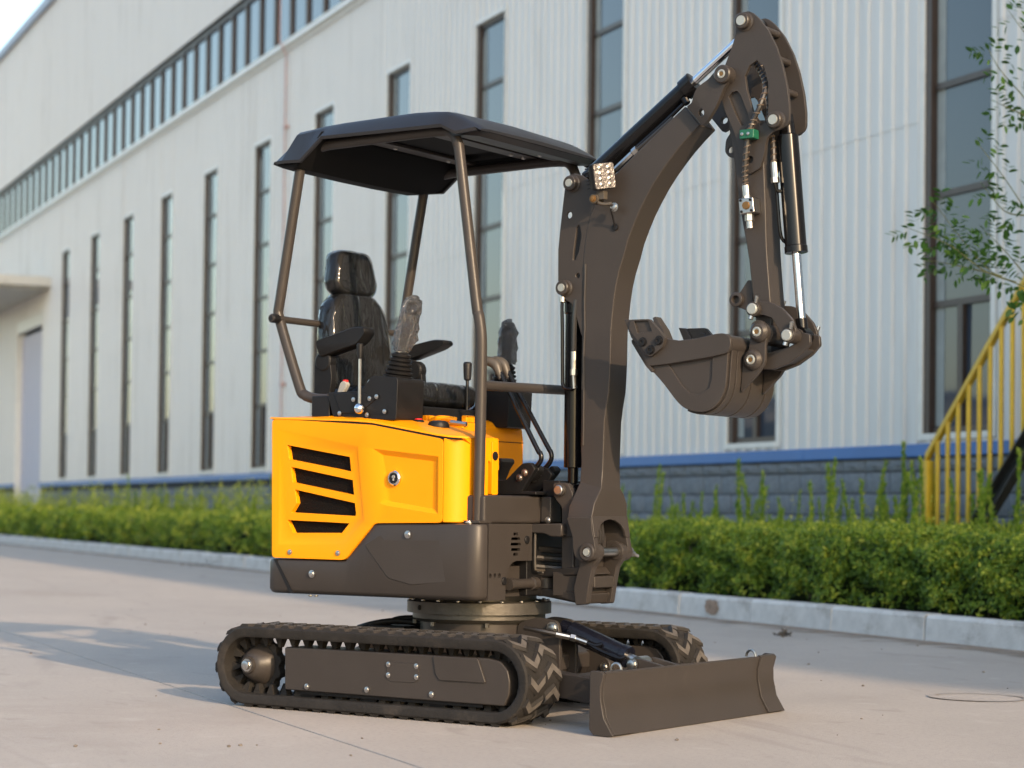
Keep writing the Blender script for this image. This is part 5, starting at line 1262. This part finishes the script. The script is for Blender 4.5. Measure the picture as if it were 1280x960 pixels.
# welded seam between the ear plates and the box
b=BM(); wp=[Vector((p.x+.012,-.0555,p.y)) for p in rear[2:14]]; wp=[p+Vector((random.uniform(-.0012,.0012),0,0)) for p in wp]; tube(b,wp,.0042,6,4); obj('weld_bead',b,M_paint,BO)
foot=rpts([(.455,.665),(.552,.665),(.557,.62),(.566,.585),(.572,.55),(.562,.527),(.540,.518),(.515,.520),(.490,.535),(.482,.56),(.480,.60)],.008,3)
for s in (-1,1):
    b=BM(); prism(b,foot,s*.092,s*.116); obj('boom_foot',b,M_paint,BO,bevel=.004)
    b=BM(); lathe(b,(.540,s*.112,.551),(0,s,0),[(0,.030),(.010,.030),(.013,.026),(.013,.018),(.008,.016),(.008,.010),(.014,.010),(.014,0)],22); obj('pin_cap',b,M_paint,BO)
b=BM(); lathe(b,(.540,-.1245,.551),(0,-1,0),[(0,.013),(.002,.012),(.002,0)],16); obj('pin_face',b,M_pinm,BO)
b=BM(); tube(b,[(.545,.125,.549),(.548,.150,.545),(.560,.175,.535)],.006,8); cyl(b,(.548,.148,.546),(.552,.160,.542),.010,n=6); obj('grease_nipple',b,M_zinc,BO)
# front face skin above the arch
b=BM(); q=[]
for k in range(9): a=PI*k/8; q.append((-.088*math.cos(a),.600+.060*math.sin(a)))
out=[(-.112,.60),(-.113,.66)]+[(-.104,.71)]+[(.104,.71),(.113,.66),(.112,.60)]
arch=[(-.114,.600),(-.114,.672),(.114,.672),(.114,.600)]+[(p[0],p[1]) for p in reversed(q)]
A=[b.verts.new((.5535+.012*(.672-p[1])/.07,p[0],p[1])) for p in arch]; B=[b.verts.new((.5415+.012*(.672-p[1])/.07,p[0],p[1])) for p in arch]
b.faces.new(A); b.faces.new(B[::-1])
for i in range(len(A)): b.faces.new([A[i],A[(i+1)%len(A)],B[(i+1)%len(A)],B[i]])
obj('foot_arch',b,M_paint,BO,bevel=.003)
b=BM(); 
for v in (-.02,.0,.02): tube(b,[(.50,v,.56),(.512,v*.8,.60),(.50,v*1.2,.66)],.010,8)
obj('foot_hose',b,M_hose,BO)
# ear plates with holes
eh=P['ear_holes']; slot=[(.455,1.645),(.460,1.615),(.449,1.56),(.436,1.533),(.429,1.535),(.430,1.56),(.437,1.61),(.441,1.645),(.449,1.653)]
for s in (-1,1):
    b=BM(); prism(b,P['ear'],s*.053,s*.041,[circ(eh[0][0],eh[0][1],.011,12),slot,circ(eh[3][0],eh[3][1],.008,10)]); obj('ear_plate',b,M_paint,BO,bevel=.003)
    for (u,w_) in P['ear_pins']:
        b=BM(); lathe(b,(u-.004,s*.050,w_),(0,s,0),[(0,.029),(.006,.029),(.009,.025),(.026,.025),(.029,.022),(.029,0)],22); EB=obj('pin_boss',b,M_paint,BO)
        b=BM(); lathe(b,(u-.004,s*.0785,w_),(0,s,0),[(0,.014),(.003,.013),(.003,0)],16); obj('pin_face',b,M_pinm,BO)
fh=P['fork_hole'][0]; fp=P['fork_pin'][0]
for s in (-1,1):
    b=BM(); prism(b,rpts(P['fork'],.006,2),s*.072,s*.090,[circ(fh[0],fh[1],.012,12)])
    for v in b.verts:      # the fork plate is cranked outwards from the box
        t=max(0,min(1,((v.co.x-.86)*.7+(v.co.z-1.98)*.7)/.07)); v.co.y=v.co.y-s*(1-t)*.022
    obj('fork_plate',b,M_paint,BO,bevel=.003)
    b=BM(); lathe(b,(fp[0],s*.062,fp[1]),(0,s,0),[(0,.030),(.040,.030),(.044,.026),(.044,.0)],24); obj('pin_boss',b,M_paint,BO)
    b=BM(); lathe(b,(fp[0],s*.1055,fp[1]),(0,s,0),[(0,.014),(.002,.014),(.003,.010),(.001,.008),(.001,0)],18); obj('pin_face',b,M_pinm,BO)
    b=BM(); lathe(b,(fp[0],s*.1065,fp[1]),(0,s,0),[(0,.0075),(.0005,.0075),(.0005,0)],12); obj('pin_bore',b,M_brass,BO)
# hydraulic hoses along the back of the boom
b=BM(); tube(b,[(.55,-.035,1.80),(.62,-.035,1.860),(.70,-.03,1.915),(.80,-.03,1.985)],.008,8); obj('hose',b,M_hose,BO)
b=BM(); cyl(b,(.585,-.035,1.832),(.65,-.035,1.880),.0115,n=8); cyl(b,(.652,-.035,1.882),(.668,-.035,1.893),.014,n=6); obj('hose_fitting',b,M_zinc,BO)
# work lamp on its bracket
b=BM(); LC=Vector((.588,-.125,1.797)); fx=Vector((.86,-.50,-.05)).normalized(); up=Vector((-.16,-.10,.98)); sx=up.cross(fx).normalized(); up=fx.cross(sx)
Mx=Matrix((fx,sx,up)).transposed().to_4x4(); Mx.translation=LC
prismv=rpts([(-.040,-.044),(.040,-.044),(.040,.044),(-.040,.044)],.008,3)
secs=[]
for d,k in ((-.055,.55),(-.05,.62),(-.02,.93),(-.005,1),(.010,1),(.012,.97)): secs.append([(d,p[0]*k,p[1]*k) for p in prismv])
loft(b,secs); 
for k in range(6): box(b,-.056,-.018,-.034,.034,-.036+.013*k,-.032+.013*k)
WL=obj('work_lamp',b,M_black,EX,bevel=.001,seg=1); WL.matrix_local=Mx
b=BM(); prism(b,[(p[0]*.93,p[1]*.93) for p in prismv],0,.003)
for v in b.verts: v.co=Vector((.0125+v.co.y,v.co.x,v.co.z))
M_lens=mat('clear lamp lens',(.13,.12,.118),.15,spec=.7,bump=.6,bscale=70,var=.18,vscale=60)
obj('lens',b,M_lens,WL,smooth=False)
for a in range(2):
    for c in range(4):
        b=BM(); m0=bmesh.ops.create_uvsphere(b,u_segments=10,v_segments=6,radius=.0085)
        for v in m0['verts']: v.co=Vector((.0145+v.co.x*.5,-.016+.032*a+v.co.y,-.028+.0185*c+v.co.z))
        obj('led',b,M_zinc,WL)
b=BM(); box(b,.56,.59,-.118,-.095,1.722,1.752); cyl(b,(.553,-.085,1.725),(.553,-.125,1.725),.017,n=14); tube(b,[(.565,-.115,1.712),(.585,-.11,1.706),(.61,-.10,1.708)],.006,8); obj('lamp_bracket',b,M_lever,EX,bevel=.001,seg=1)
bolt(EX,.612,-.086,1.697,.014); bolt(EX,.553,-.126,1.725,.012,(0,-1,0),M_brass)
b=BM(); tube(b,[(.606,-.10,1.69),(.600,-.075,1.66),(.598,-.06,1.635)],.003,6); lathe(b,(.598,-.056,1.635),(0,-1,0),[(0,.012),(.005,.012),(.007,0)],10); obj('lamp_cable',b,M_black,EX)
# ------------------------------------------------------------------ boom cylinder
b=BM(); c0,c1=Vector((.404,0,.757)),Vector((.403,0,1.441)); dd=(c1-c0).normalized(); Lb=(c1-c0).length
lathe(b,c0,dd,[(-.026,.0),(-.026,.024),(.02,.026),(.024,.018),(.075,.018),(.078,.032),(.60,.032),(.603,.036),(.64,.036),(.642,.02)],22); BCY=obj('boom_cylinder',b,M_gloss,EX)
b=BM(); cyl(b,c0+dd*.62,c1,.016); cyl(b,(c1.x,-.038,c1.z),(c1.x,.038,c1.z),.027,n=18); obj('rod',b,M_chrome,BCY)
b=BM(); hl=[Vector(p) for p in ((.408,-.040,1.400),(.385,-.045,1.398),(.384,-.05,1.385),(.388,-.052,1.30),(.391,-.052,1.14),(.393,-.052,1.115),(.402,-.05,1.102),(.425,-.048,1.100),(.442,-.045,1.108))]; tube(b,hl,.0062,10,4); obj('hard_line',b,M_gloss,BCY)
b=BM(); cyl(b,(.384,-.05,1.395),(.384,-.05,1.412),.011,n=10); obj('line_fitting',b,M_zinc,BCY)
b=BM(); tube(b,[(.440,-.047,1.40),(.436,-.05,1.33),(.434,-.05,1.22)],.0085,8); obj('hose',b,M_hose,BCY)
b=BM(); cyl(b,(.434,-.05,1.225),(.434,-.05,1.165),.010,n=10); cyl(b,(.434,-.05,1.165),(.434,-.05,1.145),.012,n=6); cyl(b,(.434,-.05,1.145),(.437,-.05,1.10),.006,n=8); obj('hose_fitting',b,M_zinc,BCY)
# ------------------------------------------------------------------ arm cylinder
b=BM(); c0=Vector((.425,0,1.794)); c1=Vector((1.085,0,2.263)); dd=(c1-c0).normalized(); LA=(c1-c0).length
lathe(b,c0,dd,[(-.024,0),(-.024,.022),(.03,.026),(.034,.0305),(.49,.0305),(.493,.037),(.535,.037),(.538,.018)],24); ACY=obj('arm_cylinder',b,M_gloss,EX)
b=BM(); cyl(b,c0+dd*.535,c1-dd*.02,.0145,n=18); obj('rod',b,M_chrome,ACY)
b=BM(); cyl(b,(c1.x,-.04,c1.z),(c1.x,.04,c1.z),.026,n=18); obj('rod_eye',b,M_gloss,ACY)
b=BM(); pz=Vector((dd.z,0,-dd.x)); 
for k in (.48,): cyl(b,c0+dd*k+pz*.028+Vector((0,-.015,0)),c0+dd*(k)+pz*.05+Vector((0,-.015,0)),.012,n=10)
tube(b,[c0+dd*.24+pz*.045+Vector((0,-.02,0)),c0+dd*.35+pz*.048+Vector((0,-.02,0)),c0+dd*.47+pz*.045+Vector((0,-.02,0))],.007,8); obj('hard_line',b,M_gloss,ACY)
# ------------------------------------------------------------------ dipper arm
secs=[]
br=interp(P['beam_rear'],12); bf=interp(P['beam_front'],12)
for a,c in zip(br,bf): secs.append([(a.x,-.050,a.y),(a.x,.050,a.y),(c.x,.050,c.y),(c.x,-.050,c.y)])
secs.append([(1.130,-.05,1.250),(1.130,.05,1.250),(1.175,.05,1.235),(1.175,-.05,1.235)])
b=BM(); loft(b,secs); DA=obj('dipper_arm',b,M_paint,EX,bevel=.005,ang=20)
lh=P['stick_lowhole'][0]
sp_out=rpts(P['stick_plate'],.004,1)
for s in (-1,1):
    b=BM(); prism(b,sp_out,s*.0505,s*.0645,[P['stick_hole'],P['stick_slot'],circ(lh[0],lh[1],.012,12)]); obj('head_plate',b,M_paint,DA,bevel=.003)
    for k,(u,w_) in enumerate(P['stick_pins']):
        b=BM(); lathe(b,(u-.003,s*.062,w_),(0,s,0),[(0,.032),(.004,.032),(.007,.026),(.024,.026),(.027,.023),(.027,0)],22); obj('pin_boss',b,M_paint,DA)
        b=BM(); lathe(b,(u-.003,s*.0885,w_),(0,s,0),[(0,.0165),(.004,.0155),(.004,0)],18); obj('pin_face',b,M_pinm,DA)
b=BM(); prism(b,P['stick_slot'],-.052,-.049); prism(b,[(1.02,2.0),(1.06,2.05),(1.14,1.93),(1.10,1.90)],-.049,-.045); obj('slot_backing',b,M_paint,DA,bevel=.001,seg=1)
for (u,w_) in ((1.142,2.236),(1.180,2.140),(1.206,2.034)):
    b=BM(); cyl(b,(u,-.052,w_),(u,.052,w_),.0115,n=12); obj('spacer_bar',b,M_paint,DA)
b=BM(); prism(b,rpts([(.985,1.90),(1.025,1.95),(1.04,1.86),(1.03,1.84),(1.0,1.84),(.982,1.86)],.01,3),-.006,.006,[circ(1.003,1.866,.011,12)]); obj('lifting_eye',b,M_paint,DA,bevel=.002)
for s in (-1,1):
    b=BM(); prism(b,rpts(P['lug_plate'],.006,2),s*.02,s*.036,[circ(1.051,1.372,.012,12)]); lathe(b,(1.051,s*.034,1.372),(0,s,0),[(0,.024),(.016,.024),(.018,.020),(.018,.013),(.002,.012)],18); obj('lug',b,M_paint,DA,bevel=.002)
b=BM(); cyl(b,(1.155,-.062,1.258),(1.155,.062,1.258),.036,n=24); obj('tip_bush',b,M_paint,DA,bevel=.003)
# hoses on the arm
def spiral_hose(pts,r,parent,turns):
    b=BM(); tube(b,pts,r,8,5); obj('hose',b,M_hose,parent)
    path=smooth_path(pts,14); b=BM(); sp=[]; n=len(path)
    for i in range(n):
        d=(path[min(i+1,n-1)]-path[max(i-1,0)]).normalized(); x,y=frame_of(d); 
        for q in range(2):
            t=(i+q*.5)/n; p=path[i] if q==0 or i==n-1 else (path[i]+path[i+1])/2
            a=t*turns*2*PI; sp.append(p+(x*math.cos(a)+y*math.sin(a))*r*1.05)
    tube(b,sp,r*.28,5,1); obj('hose_guard',b,M_hoseb,parent)
spiral_hose(P3('hose1')[:9],.0085,DA,26); spiral_hose(P3('hose1b')[:6],.0085,DA,22)
b=BM(); h=P3('hose1'); cyl(b,h[8]+Vector((0,0,.0)),h[8]+Vector((.004,0,-.035)),.0115,n=10); cyl(b,h[8]+Vector((.004,0,-.035)),h[8]+Vector((.006,0,-.048)),.015,n=6)
obj('hose_fitting',b,M_zinc,DA); b=BM(); cyl(b,(1.113,-.078,1.640),(1.114,-.078,1.618),.015,n=6); cyl(b,(1.114,-.078,1.618),(1.116,-.078,1.594),.010,n=10); obj('hose_fitting',b,M_zinc,DA); b=BM(); h=P3('hose1b'); cyl(b,h[5]+Vector((0,0,.005)),h[6]+Vector((0,0,.012)),.012,n=10); cyl(b,h[6]+Vector((0,0,.012)),h[6]+Vector((.002,0,-.005)),.014,n=6); obj('hose_fitting',b,M_zinc,DA)
b=BM(); tube(b,h[6:],.006,8); obj('hard_line',b,M_gloss,DA)
b=BM(); prism(b,[(1.084,1.688),(1.136,1.690),(1.142,1.642),(1.090,1.638)],-.10,-.052); VB=obj('valve_block',b,M_zinc,DA,bevel=.003)
for (u,w_) in ((1.093,1.682),(1.128,1.682),(1.097,1.646),(1.132,1.648)): bolt(DA,u,-.10,w_,.004,(0,-1,0),M_black)
b=BM(); lathe(b,(1.113,-.10,1.665),(0,-1,0),[(0,.014),(.006,.012),(.006,0)],8); obj('valve_plug',b,M_brass,DA)
b=BM(); box(b,1.088,1.140,-.105,-.066,1.878,1.908); obj('hose_clamp',b,M_green,DA,bevel=.004); bolt(DA,1.10,-.106,1.893,.005); bolt(DA,1.122,-.106,1.893,.005)
# ------------------------------------------------------------------ bucket cylinder
b=BM(); c0=Vector((1.203,0,1.933)); c1=Vector((1.266,0,1.250)); dd=(c1-c0).normalized()
lathe(b,c0,dd,[(-.028,0),(-.028,.022),(.035,.027),(.040,.0345),(.395,.0345),(.398,.037),(.418,.037),(.420,.018)],24); BKC=obj('bucket_cylinder',b,M_gloss,EX)
b=BM(); cyl(b,c0+dd*.415,c0+dd*.635,.0145,n=18); obj('rod',b,M_chrome,BKC)
b=BM(); cyl(b,c0+dd*.63,c1,.019,n=14); cyl(b,(c1.x-.004,-.026,c1.z),(c1.x-.004,.026,c1.z),.031,n=20); obj('rod_end',b,M_gloss,BKC)
b=BM(); tube(b,[c0+dd*.10+Vector((-.045,-.015,0)),c0+dd*.25+Vector((-.045,-.015,0)),c0+dd*.36+Vector((-.044,-.012,0)),c0+dd*.385+Vector((-.03,0,0))],.006,8); obj('hard_line',b,M_gloss,BKC)
# ------------------------------------------------------------------ bucket linkage
u1,w1=P['link_pin1'][0]; u2,w2=P['link_pin2'][0]
GL=None
for s in (-1,1):
    b=BM(); prism(b,rpts(P['link_near'],.006,2),s*.066,s*.082); cyl(b,(u1,s*.054,w1),(u1,s*.096,w1),.024,n=20); cyl(b,(u2,s*.040,w2),(u2,s*.094,w2),.024,n=20); g=obj('guide_link',b,M_paint,EX,bevel=.003)
    for (u,w_) in ((u1,w1),(u2,w2)):
        b=BM(); lathe(b,(u,s*.094,w_),(0,s,0),[(0,.018),(.008,.018),(.010,.015),(.010,0)],18); obj('pin_face',b,M_pinm,g)
        b=BM(); cyl(b,(u+.010,s*.09,w_+.02),(u+.016,s*.094,w_+.042),.006,n=8); obj('grease_nipple',b,M_zinc,g)
        b=BM(); cyl(b,(u-.006,s*.092,w_-.022),(u-.008,s*.094,w_-.032),.008,n=8); obj('lock_screw',b,M_zinc,g)
b=BM()
bl=rpts(P['blink'],.005,2); prism(b,bl,-.042,-.026); prism(b,bl,.026,.042)
prism(b,[(1.150,1.150),(1.235,1.166),(1.286,1.196),(1.296,1.205),(1.286,1.209),(1.235,1.180),(1.150,1.164)],-.028,.028); cyl(b,(u2,-.034,w2),(u2,.034,w2),.026,n=20); obj('bucket_link',b,M_paint,EX,bevel=.003)
# ------------------------------------------------------------------ bucket
sideo=P['bside']
inner_path=[(.742,1.236),(.792,1.163),(.853,1.099),(.903,1.042),(.936,1.018),(.981,1.006),(1.024,1.012),(1.058,1.039),(1.077,1.077),(1.083,1.119),(1.088,1.192),(1.098,1.225)]
def offs(path,k):
    o=[]
    for i,p in enumerate(path):
        a=Vector(path[max(i-1,0)]);c=Vector(path[min(i+1,len(path)-1)]); d=(c-a).normalized(); o.append((p[0]-d.y*k,p[1]+d.x*k))
    return o
sp2=[tuple(v.xz if False else (v.x,v.z)) for v in smooth_path([(p[0],0,p[1]) for p in inner_path],4)]
pin_=offs(sp2,.010)
b=BM(); loft(b,[[(u,v,w_) for u,w_ in sp2+pin_[::-1]] for v in (-.152,.152)]); BK=obj('bucket',b,M_paint,EX,ang=30)
for s in (-1,1):
    b=BM(); q=[p for p in sideo]
    # side plate follows the shell, with its pressed recess
    outl=[(p[0],p[1]) for p in sp2]+[(1.102,1.235),(1.085,1.252),(1.047,1.253),(.978,1.242),(.91,1.237),(.86,1.246),(.80,1.262)]
    prism(b,outl,s*.152,s*.164,[P['brecess']]); obj('side_plate',b,M_paint,BK,bevel=.002)
    b=BM(); prism(b,inset(P['brecess'],1.03),s*.150,s*.158); obj('side_recess',b,M_paint,BK,bevel=.001,seg=1)
    b=BM(); prism(b,rpts(P['bband'],.010,2),s*.163,s*.176); obj('edge_plate',b,M_paint,BK,bevel=.003)
    SCU=[(.742,1.309),(.814,1.308),(.874,1.246),(.863,1.215),(.822,1.187),(.807,1.189),(.767,1.243),(.736,1.278)]
    rec=[(.756,1.303),(.809,1.303),(.824,1.268),(.770,1.264)]
    b=BM(); prism(b,rpts(SCU,.006,2),s*.176,s*.192,[rec]); prism(b,rec,s*.174,s*.184); cu=obj('side_cutter',b,M_paint,BK,bevel=.002)
    b=BM(); prism(b,[(.714,1.312),(.7425,1.309),(.784,1.245),(.809,1.188),(.795,1.192),(.773,1.217),(.742,1.251)],s*.166,s*.186); obj('cutter_edge',b,M_paint,BK,bevel=.003)
    for (u,w_) in P['cutter_bolts']:
        b=BM(); lathe(b,(u,s*.191,w_),(0,s,0),[(0,.0165),(.001,.0165),(.0012,.0125),(.009,.012),(.009,.006),(.006,.005),(.006,0)],14); obj('cutter_bolt',b,M_black,BK)
b=BM(); prism(b,rpts([(.735,1.243),(.790,1.160),(.815,1.135),(.822,1.142),(.80,1.168),(.748,1.248)],.003,1),-.176,.176); obj('cutting_lip',b,M_paint,BK,bevel=.002)
for v in (.0,):
    b=BM(); loft(b,[[(.745,v-.030,1.232),(.745,v+.030,1.232),(.785,v+.030,1.238),(.785,v-.030,1.238)],[(.738,v-.022,1.285),(.738,v+.022,1.285),(.765,v+.022,1.29),(.765,v-.022,1.29)],[(.722,v-.018,1.330),(.722,v+.018,1.330),(.734,v+.018,1.334),(.734,v-.018,1.334)]]); obj('tooth',b,M_paint,BK,bevel=.002)
b=BM(); cyl(b,(1.074,-.163,1.220),(1.074,.163,1.220),.030,n=24); obj('torque_tube',b,M_paint,BK)
def wear(v0,v1):
    seg=[p for p in sp2 if p[0]>.93]; o1=offs(seg,-.0005); o2=offs(seg,-.007); b=BM(); loft(b,[[(u,v,w_) for u,w_ in o1+o2[::-1]] for v in (v0,v1)]); obj('wear_strip',b,M_paint,BK,bevel=.002,ang=35)
for v0,v1 in ((-.150,-.118),(-.111,-.012),(-.005,.094),(.101,.150)): wear(v0,v1)
for s in (-1,1):
    b=BM(); prism(b,rpts(P['bear'],.008,2),s*.066,s*.082); er=obj('bucket_ear',b,M_paint,BK,bevel=.003)
    for (u,w_) in P['bear_pins']:
        b=BM(); lathe(b,(u,s*.064,w_),(0,s,0),[(0,.033),(.024,.033),(.030,.029),(.036,.022),(.036,0)],24); obj('pin_boss',b,M_paint,BK)
        b=BM(); lathe(b,(u,s*.0995,w_),(0,s,0),[(0,.016),(.003,.015),(.004,.011),(.002,.009),(.002,0)],18); obj('pin_face',b,M_pinm,BK)
        b=BM(); lathe(b,(u,s*.1012,w_),(0,s,0),[(0,.008),(.0006,.008),(.0006,0)],12); obj('pin_bore',b,M_brass,BK)
for (u,w_) in P['bear_pins']:
    b=BM(); cyl(b,(u,-.066,w_),(u,.066,w_),.015,n=14); obj('bucket_pin',b,M_zinc,BK)
